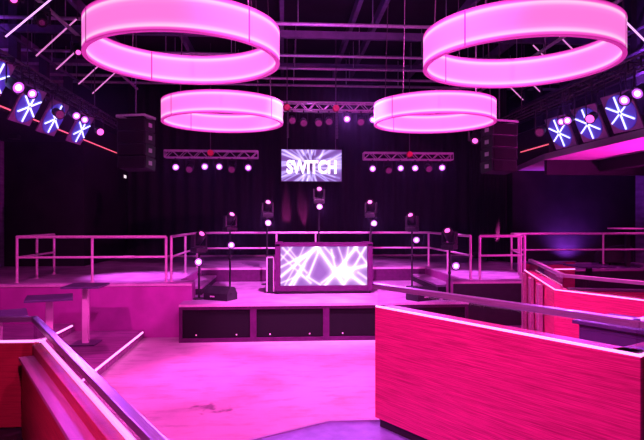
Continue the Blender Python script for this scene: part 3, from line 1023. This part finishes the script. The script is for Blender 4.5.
stands = [  # px, base y on photo, head top y, lamp y, lens offset
    (199, 299, 252, 261, 1), (230, 289.5, 231, 244.5, 1), (267, 284.5, 217, 222.5, 1), (319, 283.5, 203, 206.5, 1),
    (371, 284.5, 217, 223, 1), (412, 287, 231, 239.5, 1), (448, 296, 249, 265, 1)]
WHO = ['leftmost of the seven stage stands', 'second stage stand from the left', 'third stage stand from the left', 'tall middle stage stand behind the booth',
       'third stage stand from the right', 'second stage stand from the right', 'rightmost of the seven stage stands']
for k, (px, yb, yt, yl, _) in enumerate(stands):
    p = pix(px, yb, ZS)
    if k == 3:
        p.y = 16.85; p.x = pixy(319, 220, 16.85).x
    if k == 6:
        p = pixy(449.5, 290, 13.0); p.z = ZS; p.x = min(p.x, 3.95)
    d = p.x * sy + p.y * cy
    zt = EYE + (220 - yt) / F * d
    zl = EYE + (220 - yl) / F * d
    t = thing('light_stand', 'black pole stand, ' + WHO[k], 'light stand', p, group='lamp stands on the stage')
    H = zt - ZS
    part('base_plate', cyl(B(), (0, 0, 0), (0, 0, 0.025), 0.16, 24), M['black'], t)
    part('pole', cyl(B(), (0, 0, 0.025), (0, 0, H - 0.02), 0.025, 12), M['fixture'], t, True)
    part('top_plate', box(B(), (0, 0, H - 0.01), (0.30, 0.26, 0.02)), M['fixture'], t)
    part('collar', cyl(B(), (0, 0, H * 0.5), (0, 0, H * 0.5 + 0.06), 0.036, 12), M['fixture'], t)
    up = -1 if p.x < MIDX - 0.2 else 1
    az = [0.7, 0.6, 0.3, 0.0, -0.4, -0.6, -0.7][k]
    tl = [0.85, 0.75, 0.9, 1.0, 0.9, 0.75, 0.85][k]
    moving_head('moving head light on top of the ' + WHO[k], (p.x, p.y, zt), az, tl, M['lens_pink'], 'moving heads on the stage stands', s=1.05)
    lamp = Vector((p.x + [0.0, 0.04, 0.03, 0.0, 0.05, 0.07, 0.09][k], p.y - 0.22, zl))
    c = thing('stand_lamp', 'round lamp clamped to the ' + WHO[k], 'spotlight', group='round lamps clamped to the stage stands', M=aim(lamp, Vector((0.9, 4.0, 1.9))))
    can_parts(c, M['lens_on'], 0.88)
    beam(lamp, Vector((0.9, 4.0, 2.6)), 520, 64, (0.60, 0.12, 1.0))
    part('clamp', pipe(B(), [lamp + Vector((0, 0.06, 0)), Vector((p.x, p.y - 0.02, zl)), Vector((p.x, p.y, zl - 0.05))], 0.016, 8), M['fixture'], c, world=True)

# moving heads hung from the long pipes
for px, py, lb in [(14, 13, 'pink lit moving head hung highest at the far left picture edge'), (42, 44, 'moving head hung among the left light tubes'),
                   (78, 62, 'pink moving head hung left of the big left ring')]:
    q = pixx(px, py, -5.05)
    moving_head(lb, (q.x, q.y, 7.212), 0.4, 0.9, M['lens_pink'] if px != 42 else M['lens_off'], 'moving heads on the ceiling pipe', flip=True, s=1.0)
q = pixx(476, 139, 5.1)
t = moving_head('pale lit moving head hung beside the right loudspeaker array', (q.x, q.y, q.z + 0.42), -0.5, 0.9, M['lens_pink'], 'moving heads on the ceiling pipe', flip=True, s=1.2)
part('drop_pole', cyl(B(), (q.x, q.y, q.z + 0.40), (q.x, q.y, CEIL), 0.018, 8), M['truss'], t, world=True)

# diagonal tubes ----------------------------------------------------
tubesL = [(12.4, 'nearest', 1), (13.9, 'second', 0), (15.1, 'third', 0), (16.7, 'fourth', 0), (17.9, 'farthest', 0)]
for nm, sgn in (('left', -1), ('right', 1)):
    for k, (Y, o_, hot) in enumerate(tubesL):
        xo = -5.9 if sgn < 0 else 7.83
        xi = xo + 1.0 * (1 if sgn < 0 else -1)
        a, b = Vector((xo, Y, 6.58)), Vector((xi, Y, 7.54))
        t = thing('light_tube', '%s slanting pink light tube in the %s ceiling row, counted from the camera' % (o_, nm), 'light tube', (xo, Y, 6.58), group='slanting light tubes under the ceiling')
        if k == 0 and sgn < 0:
            a, b = pixy(4, 38, 12.0), pixy(58, -6.6, 12.0)
        if k == 0 and sgn > 0:
            b, a = pixy(612, 8, 10.6), pixy(652, 48, 10.6)
        t.location = a
        d = (b - a).normalized()
        part('glowing_tube', cyl(B(), a + d * 0.03, b - d * 0.03, 0.018, 10), M['tube_hot'] if (hot and sgn < 0) or (k == 0) else M['tube'], t, True, world=True)
        for q, r_ in ((a, a + d * 0.04), (b - d * 0.04, b)):
            part('end_cap', cyl(B(), q, r_, 0.026, 10), M['fixture'], t, world=True)
        for q in (a, b):
            part('wire', cyl(B(), q, (q.x, q.y, CEIL), 0.005, 6), M['chain'], t, world=True)

# red and pink LED lines of the balconies
solo('led_strip', cyl(B(), (-6.185, 5.0, 5.2), (-6.185, 22.2, 5.2), 0.018, 8), M['led_red'], 'thin red light line along the left balcony edge', 'light strip')
solo('led_strip', cyl(B(), (7.934, 5.0, 4.97), (7.934, 18.4, 4.97), 0.018, 8), M['led_red'], 'thin red light line above the right balcony cloth', 'light strip')
# LED lines of the tiers
for X, z, Y0, lb in ((-3.165, 0.165, 6.2, 'pink light line along the low step edge beside the dance floor'), (-4.715, 0.335, 6.2, 'pink light line along the upper left tier edge'),
                     ):
    t = thing('step_light', lb, 'light strip', (X, 9.5, z - 0.03))
    part('channel', bx(B(), X - 0.016, X + 0.004, Y0, 13.0, z - 0.03, z + 0.025), M['brushed'], t, world=True)
    part('glowing_line', bx(B(), X + 0.004, X + 0.02, Y0, 13.0, z - 0.014, z + 0.014), M['led_step'], t, world=True)


# loudspeaker arrays -------------------------------------------------
def line_array(label, X, Y, z0, az):
    t = thing('speaker_array', label, 'speaker', group='hanging loudspeaker arrays', M=Matrix.Translation((X, Y, z0)) @ Matrix.Rotation(az, 4, 'Z'))
    hh = 0.305
    for k in range(4):
        bm = B()
        box(bm, (0, 0.02 * (k - 3) * -0.5, z_ := hh * (k + 0.5)), (0.74, 0.5, hh - 0.012), Matrix.Rotation(-0.04 * (3 - k), 4, 'X'), 0.012)
        c = part('cabinet', bm, M['fixture'], t)
        bm = box(B(), (0, -0.245 - 0.01 * (3 - k) * -0.6, z_), (0.66, 0.03, hh - 0.05), Matrix.Rotation(-0.04 * (3 - k), 4, 'X'))
        part('grille', bm, M['grille'], c)
        for q in (-0.373, 0.373):
            part('rigging_plate', box(B(), (q, 0, z_), (0.012, 0.16, 0.10)), M['truss'], c)
    bm = B()
    for q in (-0.36, 0.36):
        box(bm, (q, 0, hh * 4 + 0.05), (0.04, 0.55, 0.06))
    for q in (-0.25, 0.25):
        box(bm, (0, q, hh * 4 + 0.06), (0.74, 0.04, 0.05))
    part('flying_frame', bm, M['truss'], t)
    part('chain', cyl(B(), (0, 0, hh * 4 + 0.08), (0, 0, CEIL - z0), 0.016, 8), M['chain'], t)
    return t


line_array('black hanging loudspeaker array on the left of the stage', -3.56, 14.0, 3.92, -0.25)
line_array('black hanging loudspeaker array on the right of the stage', 5.48, 14.0, 3.90, 0.25)


# wedges -------------------------------------------------------------
def wedge(label, X, Y, az):
    t = thing('monitor_wedge', label, 'speaker', (X, Y, ZS), az, group='monitor wedges on the stage edge')
    bm = extrude_yz(B(), [(-0.20, 0.0), (0.22, 0.0), (0.22, 0.14), (0.10, 0.30), (-0.06, 0.32), (-0.20, 0.16)], -0.33, 0.33)
    part('cabinet', bm, M['fixture'], t)
    # grille on the slanted face towards the performer
    a, b = Vector((0, 0.22, 0.14)), Vector((0, 0.10, 0.30))
    d = (b - a).normalized(); n = Vector((0, d.z, -d.y))
    c = (a + b) / 2 + n * 0.006
    Rm = Matrix.Rotation(math.atan2(d.z, d.y), 4, 'X')
    part('grille', box(B(), c, (0.60, (b - a).length * 0.9, 0.012), Rm), M['grille'], t)
    bm = B()
    box(bm, (0.335, 0.02, 0.16), (0.012, 0.14, 0.05)); box(bm, (-0.335, 0.02, 0.16), (0.012, 0.14, 0.05))
    part('handle', bm, M['black'], t)
    part('badge', box(B(), (-0.08, -0.205, 0.09), (0.12, 0.008, 0.03)), M['pedestal'], t)
    return t


q = pix(219, 301, ZS); wedge('black monitor wedge at the left stage edge', q.x, q.y + 0.25, -0.5)
q = pix(441, 303, ZS); wedge('black monitor wedge at the right stage edge', 3.26, 13.0, 0.5)


# tables -------------------------------------------------------------
def cocktail_table(label, X, Y, z, az, group='tall cocktail tables', w=0.74, Ht=1.2, parts_m=None, top_m=None):
    pm = parts_m or M['pedestal']
    t = thing('cocktail_table', label, 'table', (X, Y, z), az, group)
    part('tabletop', box(B(), (0, 0, Ht - 0.02), (w, w, 0.04), None, 0.006), top_m or M['table'], t)
    part('pedestal', box(B(), (0, 0, (Ht - 0.04) / 2 + 0.01), (0.115, 0.115, Ht - 0.06), None, 0.008), pm, t)
    part('foot_plate', box(B(), (0, 0, 0.01), (0.5, 0.5, 0.02), None, 0.004), M['table'], t)
    return t


cocktail_table('tall square table on the left, farthest back, right of the other two', -4.02, 11.85, 0.175, 0.0)
cocktail_table('tall square table on the left, middle of the row of three', -4.02, 10.05, 0.175, 0.35)
cocktail_table('tall square table cut by the left picture edge behind the glass barrier', -4.03, 8.3, 0.175, 0.45)
cocktail_table('dark square table on the right just beyond the platform rail end', 7.05, 15.0, 0.35, 0.1, 'tall cocktail tables', 0.9, 1.2, M['black'])
cocktail_table('dark square table on the right in front of the black round seat', 7.78, 13.9, 0.35, 0.05, 'tall cocktail tables', 0.9, 1.2, M['black'])
cocktail_table('tall table with top paled to look pink lit at the right picture edge behind the handrail', 10.45, 16.5, ZP, 0.0, 'tall cocktail tables', 0.8, 1.2, M['black'], M['pedestal'])  # paler top colour stands in for pink light falling on it

# black rounded seat
q = pixy(613, 262, 17.75)
sf = thing('lounge_chair', 'black round backed seat on the right platform behind the handrail', 'chair', (q.x, 17.75, ZP))
bm = lathe(B(), [(0.001, 0.05), (0.50, 0.05), (0.56, 0.12), (0.56, 0.30), (0.50, 0.36), (0.001, 0.36)], 32)
part('seat', bm, M['sofa'], sf, True)
bm = B()
N = 26
rows = []
for i in range(N + 1):
    a = PI + PI * i / N
    hz = 0.42 + 0.24 * math.sin(PI * i / N)
    ring = []
    for r, z in ((0.46, 0.30), (0.47, hz - 0.05), (0.53, hz), (0.60, hz - 0.05), (0.61, 0.10), (0.50, 0.08)):
        ring.append(bm.verts.new((r * math.cos(a), r * math.sin(a), z)))
    rows.append(ring)
for a_, b_ in zip(rows[:-1], rows[1:]):
    for k in range(6):
        j = (k + 1) % 6
        bm.faces.new((a_[k], b_[k], b_[j], a_[j]))
bm.faces.new(rows[0]); bm.faces.new(list(reversed(rows[-1])))
part('backrest', bm, M['sofa'], sf, True)
bm = B()
for k in range(4):
    a = PI / 4 + k * PI / 2
    cyl(bm, (0.4 * math.cos(a), 0.4 * math.sin(a), 0), (0.4 * math.cos(a), 0.4 * math.sin(a), 0.06), 0.025, 8)
part('foot', bm, M['black'], sf)


# ================================================================ BOOTHS (bars with glass)
def run(t, a, b, z0, zc, zg, wood, thick=0.16, rail=True, led=True, kick=0.08, inset=0.06, cap=True, side=-1, rail_w=0.08, rail_h=0.045, led_off=0.0):
    """one straight barrier run from a to b (world xy): wood panel, LED line, glass pane, steel rail; 'side' = -1: front is right of a->b"""
    a, b = Vector((a[0], a[1], 0)), Vector((b[0], b[1], 0))
    d = b - a
    L = d.length
    ang = math.atan2(d.y, d.x)
    R = Matrix.Translation((a.x, a.y, 0)) @ Matrix.Rotation(ang, 4, 'Z')

    def mk(name, c, s, m, bev=0.0, label=None):
        bm = box(B(), (0, 0, 0), s, None, bev)
        o = mesh_obj(name, bm, m)
        o.parent = t
        o.matrix_basis = t.matrix_basis.inverted() @ R @ Matrix.Translation(Vector(c))
        if label:
            o['label'] = label
        return o
    th = thick
    mk('wood_panel', (L / 2, th / 2 * -side, (z0 + kick + zc) / 2), (L, th, zc - z0 - kick), wood, 0.004)
    mk('toe_kick', (L / 2, (th / 2 + 0.02) * -side, z0 + kick / 2), (L - 0.02, th - 0.05, kick), M['black'])
    if led:
        mk('led_line', (L / 2, (0.012 + led_off) * -side, zc + 0.006), (L, 0.012, 0.012), M['led'], label='glowing pink line along the top edge')
    gy = (inset) * -side
    mk('glass_pane', (L / 2, gy, (zc + zg) / 2), (L - 0.01, 0.012, zg - zc), M['glass'])
    if rail:
        mk('top_rail', (L / 2, gy, zg + rail_h / 2), (L + rail_w * 0.8, rail_w, rail_h), M['brushed'], 0.006)


# right foreground bar
ZC = ZR + 0.957
A = pix(375, 307, ZC)
Bp = pix(640.5, 357.5, ZC)
D1b = (A - Bp).normalized()
bar = thing('bar_counter', 'big red wood bar front with glass barrier in the right foreground', 'bar', (A.x, A.y, ZR), math.atan2(-D1b.y, -D1b.x))
run(bar, A, Bp, ZR, ZC, ZC + 0.145, M['wood'], side=-1, thick=0.18, inset=0.03, rail_w=0.055, rail_h=0.04)
Cp = Bp + D2 * 3.0
run(bar, Bp + D2 * 0.02, Cp, ZR, ZC, ZC + 0.145, M['wood_dark'], side=-1, thick=0.18, inset=0.03, rail_w=0.055, rail_h=0.04)
Aq = A + D2 * 2.4

# purple cabinet behind its glass
q = pixy(626, 320, 3.35)
cb = thing('cabinet', 'purple box cabinet behind the glass at the right end of the bar', 'cabinet', (q.x + 0.1, 3.55, ZR), math.atan2(-D1.y, -D1.x))
part('carcass', bx(B(), -0.2, 0.26, -0.17, 0.25, 0.03, 0.96, 0.008), M['cab'], cb)
part('top', bx(B(), -0.23, 0.29, -0.2, 0.28, 0.96, 0.985, 0.005), M['cab'], cb)
part('door', bx(B(), -0.18, 0.24, -0.185, -0.17, 0.07, 0.93), M['cab'], cb)
part('foot', bx(B(), -0.18, 0.24, -0.15, 0.23, 0.0, 0.03), M['black'], cb)

# left foreground booth
ZL, ZLG = 1.73, 1.895
Lout = Vector((LC.x, LC.y, 0))
lb_ = thing('booth_barrier', 'wood and glass booth barrier with slanting steel rail in the left foreground', 'barrier', (LC.x, LC.y, ZR))
# slanting run: from corner towards the camera; front (outer side) looks to the dance floor
R = math.atan2(-DL.y, -DL.x)
R2 = math.atan2(-DR.y, -DR.x)
Rout = Vector((RO.x, RO.y, 0))


def local_box(t, name, origin, ang, c, s, m, bev=0.0, label=None):
    o = mesh_obj(name, box(B(), (0, 0, 0), s, None, bev), m)
    o.parent = t
    o.matrix_basis = t.matrix_basis.inverted() @ Matrix.Translation(Vector((origin.x, origin.y, 0))) @ Matrix.Rotation(ang, 4, 'Z') @ Matrix.Translation(Vector(c))
    if label:
        o['label'] = label
    return o


LL = 4.3
# local: x along the run to the camera, +y to the outside (dance floor)
local_box(lb_, 'wood_panel', Lout, R, (LL / 2 + 0.02, -0.045, (ZR + ZL) / 2), (LL - 0.04, 0.09, ZL - ZR), M['wood_dark'], 0.004)
local_box(lb_, 'led_line', Lout, R, (LL / 2, -0.01, ZL + 0.008), (LL, 0.022, 0.022), M['led'], label='glowing pink line under the glass')
local_box(lb_, 'glass_pane', Rout, R2, (LL / 2, -0.025, (ZL + ZLG) / 2), (LL, 0.012, ZLG - ZL), M['glass'])
local_box(lb_, 'top_rail', Rout, R2, (LL / 2 - 0.01, -0.025, ZLG + 0.02), (LL + 0.02, 0.05, 0.04), M['brushed'], 0.005)
local_box(lb_, 'ledge', Lout, R, (LL / 2 + 0.08, -0.14, 1.65), (LL - 0.06, 0.105, 0.025), M['ledge'], 0.004, label='pale inner ledge')
local_box(lb_, 'ledge_panel', Lout, R, (LL / 2 + 0.08, -0.13, (ZR + 1.637) / 2), (LL - 0.06, 0.08, 1.637 - ZR), M['wood_dark'])
# run to the left, square to the picture
LW = 5.6
o0 = Vector((LC.x - LW, LC.y, 0))
local_box(lb_, 'wood_panel', o0, 0, (LW / 2 - 0.06, 0.03, (ZR + 0.02 + ZL) / 2), (LW - 0.02, 0.10, ZL - ZR - 0.02), M['wood_dark'], 0.004)
local_box(lb_, 'led_line', o0, 0, (LW / 2, 0.02, ZL + 0.008), (LW, 0.016, 0.016), M['led'], label='glowing pink line under the glass')
local_box(lb_, 'glass_pane', o0, 0, (LW / 2 - 0.06, RO.y - LC.y - 0.025, (ZL + ZLG) / 2), (LW, 0.012, ZLG - ZL), M['glass'])
local_box(lb_, 'top_rail', o0, 0, (LW / 2 - 0.05 + (RO.x - LC.x) * 0.5, RO.y - LC.y - 0.025, ZLG + 0.02), (LW + 0.1 + (RO.x - LC.x), 0.05, 0.04), M['brushed'], 0.005)
struct('booth_floor_shade', bx(B(), WL, LC.x - 0.05, WF, LC.y + 0.02, ZR, ZR + 0.008), M['black'], 'black sheet for the shaded floor inside the left booth')  # dark sheet laid in place of the shade on the booth floor

# right far booth
ZF, ZFG = 1.72, 1.90
K = pix(554, 290, ZF); Fa = pix(524, 270.4, ZF); Rr = pix(644, 301, ZF)
dK = (Rr - K).normalized()
fb = thing('booth_barrier', 'pink lit wood and glass booth barrier beyond the bar on the right', 'barrier', (K.x, K.y, 0.0))
run(fb, K, K + dK * 5.0, 0.36, ZF, ZFG, M['wood'], side=-1, thick=0.2, inset=0.12, rail_w=0.07)
run(fb, Fa, K, 0.36, ZF, ZFG, M['wood'], side=-1, thick=0.2, inset=0.12, rail_w=0.07)
u = (K - Fa).normalized(); L = (K - Fa).length
nrm = Vector((u.y, -u.x, 0))
if nrm.x > 0:
    nrm = -nrm
ang = math.atan2(u.y, u.x)
for s_, w_ in ((0.4, 0.3), (1.3, 0.26), (2.2, 0.30)):
    if s_ < L:
        c = Fa + u * s_ + nrm * 0.05
        bm = box(B(), (0, 0, 0), (w_, 0.06, ZF - 0.40), None, 0.006)
        o = mesh_obj('reflection_strip', bm, M['ledge']); o.parent = fb  # pale strips built in place of bright reflections on the side panel
        o.matrix_basis = fb.matrix_basis.inverted() @ Matrix.Translation((c.x, c.y, (ZF + 0.36) / 2)) @ Matrix.Rotation(ang, 4, 'Z')
        o['label'] = 'pale upright strip for a reflection on the booth side'
struct('booth_plinth', prism(B(), [(K.x - 0.15, K.y), ((K + dK * 5).x - 0.15, (K + dK * 5).y), (9.0, (K + dK * 5).y), (9.0, Fa.y), (Fa.x - 0.15, Fa.y)], 0.0, 0.36), M['tier'], 'plinth under the right booth')
# inner bench of that booth
bn = thing('booth_bench', 'long pink lit bench inside the right glass booth', 'bench', (K.x + 1.8, K.y + 0.9, 0.36))
part('seat', box(B(), (0, 0, 0.42), (1.9, 0.5, 0.10), Matrix.Rotation(-0.25, 4, 'Z'), 0.03), M['sofa'], bn)
part('base', box(B(), (0, 0, 0.185), (1.8, 0.42, 0.37), Matrix.Rotation(-0.25, 4, 'Z')), M['wood_dark'], bn)
part('backrest', box(B(), (0.07, 0.27, 0.80), (1.9, 0.10, 0.75), Matrix.Rotation(-0.25, 4, 'Z'), 0.03), M['wood'], bn)
part('back_trim', box(B(), (0.07, 0.27, 1.195), (1.92, 0.12, 0.035), Matrix.Rotation(-0.25, 4, 'Z')), M['brushed'], bn)

# wood front of the right platform with its light line
wf = thing('wood_partition', 'low red wood partition with a pink light line beyond the right booth', 'partition', (7.6, 15.7, 0.35))
part('board', bx(B(), 6.75, 8.35, 15.66, 15.74, 0.35, 1.50), M['wood'], wf, world=True)
part('light_line', bx(B(), 7.6, 8.35, 15.64, 15.66, 1.28, 1.305), M['led'], wf, world=True, label='glowing pink line')
part('cap', bx(B(), 6.73, 8.37, 15.62, 15.76, 1.50, 1.52), M['brushed'], wf, world=True)

# small lit sign on the left alcove side
q = pixx(124.5, 177, -6.17)
sg = thing('wall_sign', 'tiny white lit sign on the dark wall below the left loudspeaker array', 'sign', (-6.2, q.y, q.z - 0.06))
part('box', bx(B(), 0.0, 0.05, -0.17, 0.17, 0, 0.15), M['black'], sg)
part('face', bx(B(), 0.05, 0.06, -0.15, 0.15, 0.02, 0.13), M['sign'], sg)


# uplights at the foot of the back drape
def uplight(label, X, Y, tgt):
    t = thing('floor_uplight', label, 'spotlight', (X, Y, ZP), group='uplights at the foot of the drapes')
    part('can', lathe(B(), [(0.001, 0.02), (0.09, 0.02), (0.11, 0.22), (0.095, 0.22), (0.085, 0.18), (0.001, 0.18)], 20), M['fixture'], t, True)
    part('lens', cyl(B(), (0, 0, 0.175), (0, 0, 0.19), 0.084, 18), M['lens_pink'], t)
    part('foot', box(B(), (0, 0, 0.012), (0.22, 0.22, 0.024), None, 0.005), M['black'], t)
    spot('uplight_beam', (X, Y, ZP + 0.23), tgt, (1.0, 0.05, 0.5), 1600, 17, 0.8, 0.03)
    return t


solo('side_drape', drape(B(), (7.6, 18.7), (7.6, 22.2), ZP + 0.03, 8.2, 0.05, 0.4), M['curtain'],
     'black pleated drape at the right rear corner of the platform', 'curtain', smooth=True)
for px, lb in ((286, 'left one of the two floor uplights at the drape behind the DJ booth'), (303, 'right one of the two floor uplights at the drape behind the DJ booth')):
    q = pixy(px, 250, 21.9)
    uplight(lb, q.x, 21.8, (q.x + 0.02, 22.3, ZP + 1.6))
for Y, lb in ((20.9, 'farther floor uplight at the right rear drape'), (19.5, 'nearer floor uplight at the right rear drape')):
    uplight(lb, 7.28, Y, (7.6, Y, ZP + 1.0))

# ================================================================ LIGHT
def P_(px, py, X):
    return pixx(px, py, X)


K1 = 1.0
# wash from the side truss lamps on to the dance floor and stage
q = P_(14, 84.5, -5.0); spot('wash_light', q + Vector((0.15, -0.12, -0.12)), (0.6, 8.4, 0), PINK, 2600 * K1, 62, 0.7)
q = P_(29, 91.5, -5.0); spot('wash_light', q + Vector((0.15, -0.12, -0.12)), (1.5, 10.5, 0), PINK, 2200 * K1, 55, 0.7)
q = P_(627.5, 97.5, 6.58); spot('wash_light', q + Vector((-0.15, -0.12, -0.12)), (-0.5, 9.0, 0), PINK, 2600 * K1, 62, 0.7)
q = P_(641, 90.5, 6.58); spot('wash_light', q + Vector((-0.15, -0.12, -0.12)), (0.6, 6.8, 0), PINK, 2200 * K1, 60, 0.7)
# unseen spots added over the camera to light floor and foreground bars
spot('wash_light', (-3.4, 0.5, 6.6), (1.1, 3.6, 1.4), PINK, 3100 * K1, 50, 0.8)
spot('wash_light', (1.5, 1.0, 7.0), (0.5, 7.6, 0.0), PINK, 2600 * K1, 60, 0.8)
spot('wash_light', (3.5, 1.5, 6.6), (-1.6, 3.3, 1.5), PINK, 420 * K1, 50, 0.8)
spot('wash_light', (0.9, -1.6, 5.6), (-2.7, 4.6, 1.35), PINK, 1500 * K1, 26, 0.9)
spot('wash_light', (1.0, 3.0, 6.6), (4.3, 7.4, 1.3), PINK, 1900 * K1, 44, 0.8)
# unseen spots added to light the stage and its rails
spot('stage_fill', (MIDX, 10.5, 7.3), (MIDX, 15.0, ZS), (1.0, 0.19, 0.92), 8500 * K1, 62, 0.8)
spot('front_fill', (MIDX, 4.0, 7.9), (MIDX, 15.5, 2.0), (1.0, 0.10, 0.72), 3300 * K1, 74, 0.7)
# platform pools
spot('platform_pool', (-4.6, 15.8, 7.4), (-3.6, 14.7, ZP), (0.95, 0.16, 1.0), 5200 * K1, 30, 0.9)
spot('platform_pool', (6.0, 15.5, 7.4), (5.1, 14.6, ZP), (0.95, 0.16, 1.0), 4000 * K1, 30, 0.9)
spot('platform_pool', (MIDX, 19.0, 7.6), (MIDX, 18.6, ZP), (0.75, 0.12, 0.9), 900 * K1, 70, 0.9)
# unseen spot added to light the left tiers
spot('tier_fill', (-4.5, 5.5, 5.9), (-4.6, 11.5, 0.3), PINK, 1900 * K1, 62, 0.8)
# right balcony soffit and the violet wall
spot('soffit_fill', (9.9, 10.5, 2.6), (8.0, 11.6, 4.36), (1.0, 0.02, 0.60), 2200 * K1, 120, 0.7)  # unseen spot added to light the soffit from below
spot('wall_light', (9.5, 17.95, 1.4), (9.6, 18.5, 2.35), (0.45, 0.05, 1.0), 420 * K1, 125, 1.0)
spot('seating_fill', (4.2, 10.5, 6.6), (8.0, 15.2, 1.0), PINK, 700 * K1, 40, 0.9)  # unseen spot added to brighten the right seating
spot('table_fill', (9.9, 15.45, 4.15), (10.4, 16.5, 2.4), PINK, 160, 60, 0.8, 0.03)  # unseen spot added behind the bulkhead for the table top
# unseen violet spots added to light upper walls and ceiling
spot('upper_fill', (-6.6, 13.0, 6.1), (-8.5, 13.5, 6.8), (0.42, 0.07, 1.0), 2600 * K1, 120, 0.8)
spot('upper_fill', (8.6, 13.0, 6.1), (11.9, 13.5, 7.0), (0.42, 0.06, 1.0), 2600 * K1, 120, 0.8)
spot('upper_fill', (MIDX, 13.0, 6.3), (MIDX, 15.0, 8.6), (0.50, 0.08, 1.0), 160 * K1, 150, 0.8)

# ================================================================ WORLD, CAMERA
w = bpy.data.worlds.new('World'); SC.world = w
w.use_nodes = True
bg = w.node_tree.nodes['Background']
bg.inputs['Color'].default_value = (0.25, 0.03, 0.45, 1)
bg.inputs['Strength'].default_value = 0.0

# thin stage haze in the air of the whole room
HAZE = 0.0001
hv = w.node_tree.nodes.new('ShaderNodeVolumeScatter')
hv.inputs['Color'].default_value = (0.85, 0.8, 1.0, 1); hv.inputs['Density'].default_value = HAZE; hv.inputs['Anisotropy'].default_value = 0.9
w.node_tree.links.new(hv.outputs['Volume'], w.node_tree.nodes['World Output'].inputs['Volume'])

cam = bpy.data.cameras.new('Camera')
cam.sensor_fit = 'HORIZONTAL'; cam.sensor_width = 36.0
cam.lens = 36.0 * F / 644.0
cam.clip_start = 0.05; cam.clip_end = 200
co = bpy.data.objects.new('Camera', cam); COL.objects.link(co)
co.location = (0, 0, EYE)
co.rotation_euler = (PI / 2, 0, -YAW)
SC.camera = co

SC.view_settings.view_transform = 'Standard'
SC.view_settings.look = 'None'
SC.view_settings.exposure = 0.0
SC.view_settings.gamma = 1.0
SC.view_settings.use_curve_mapping = False
SC.cycles.max_bounces = 6
SC.cycles.transparent_max_bounces = 12
SC.cycles.use_denoising = True
SC.cycles.sample_clamp_indirect = 4.0
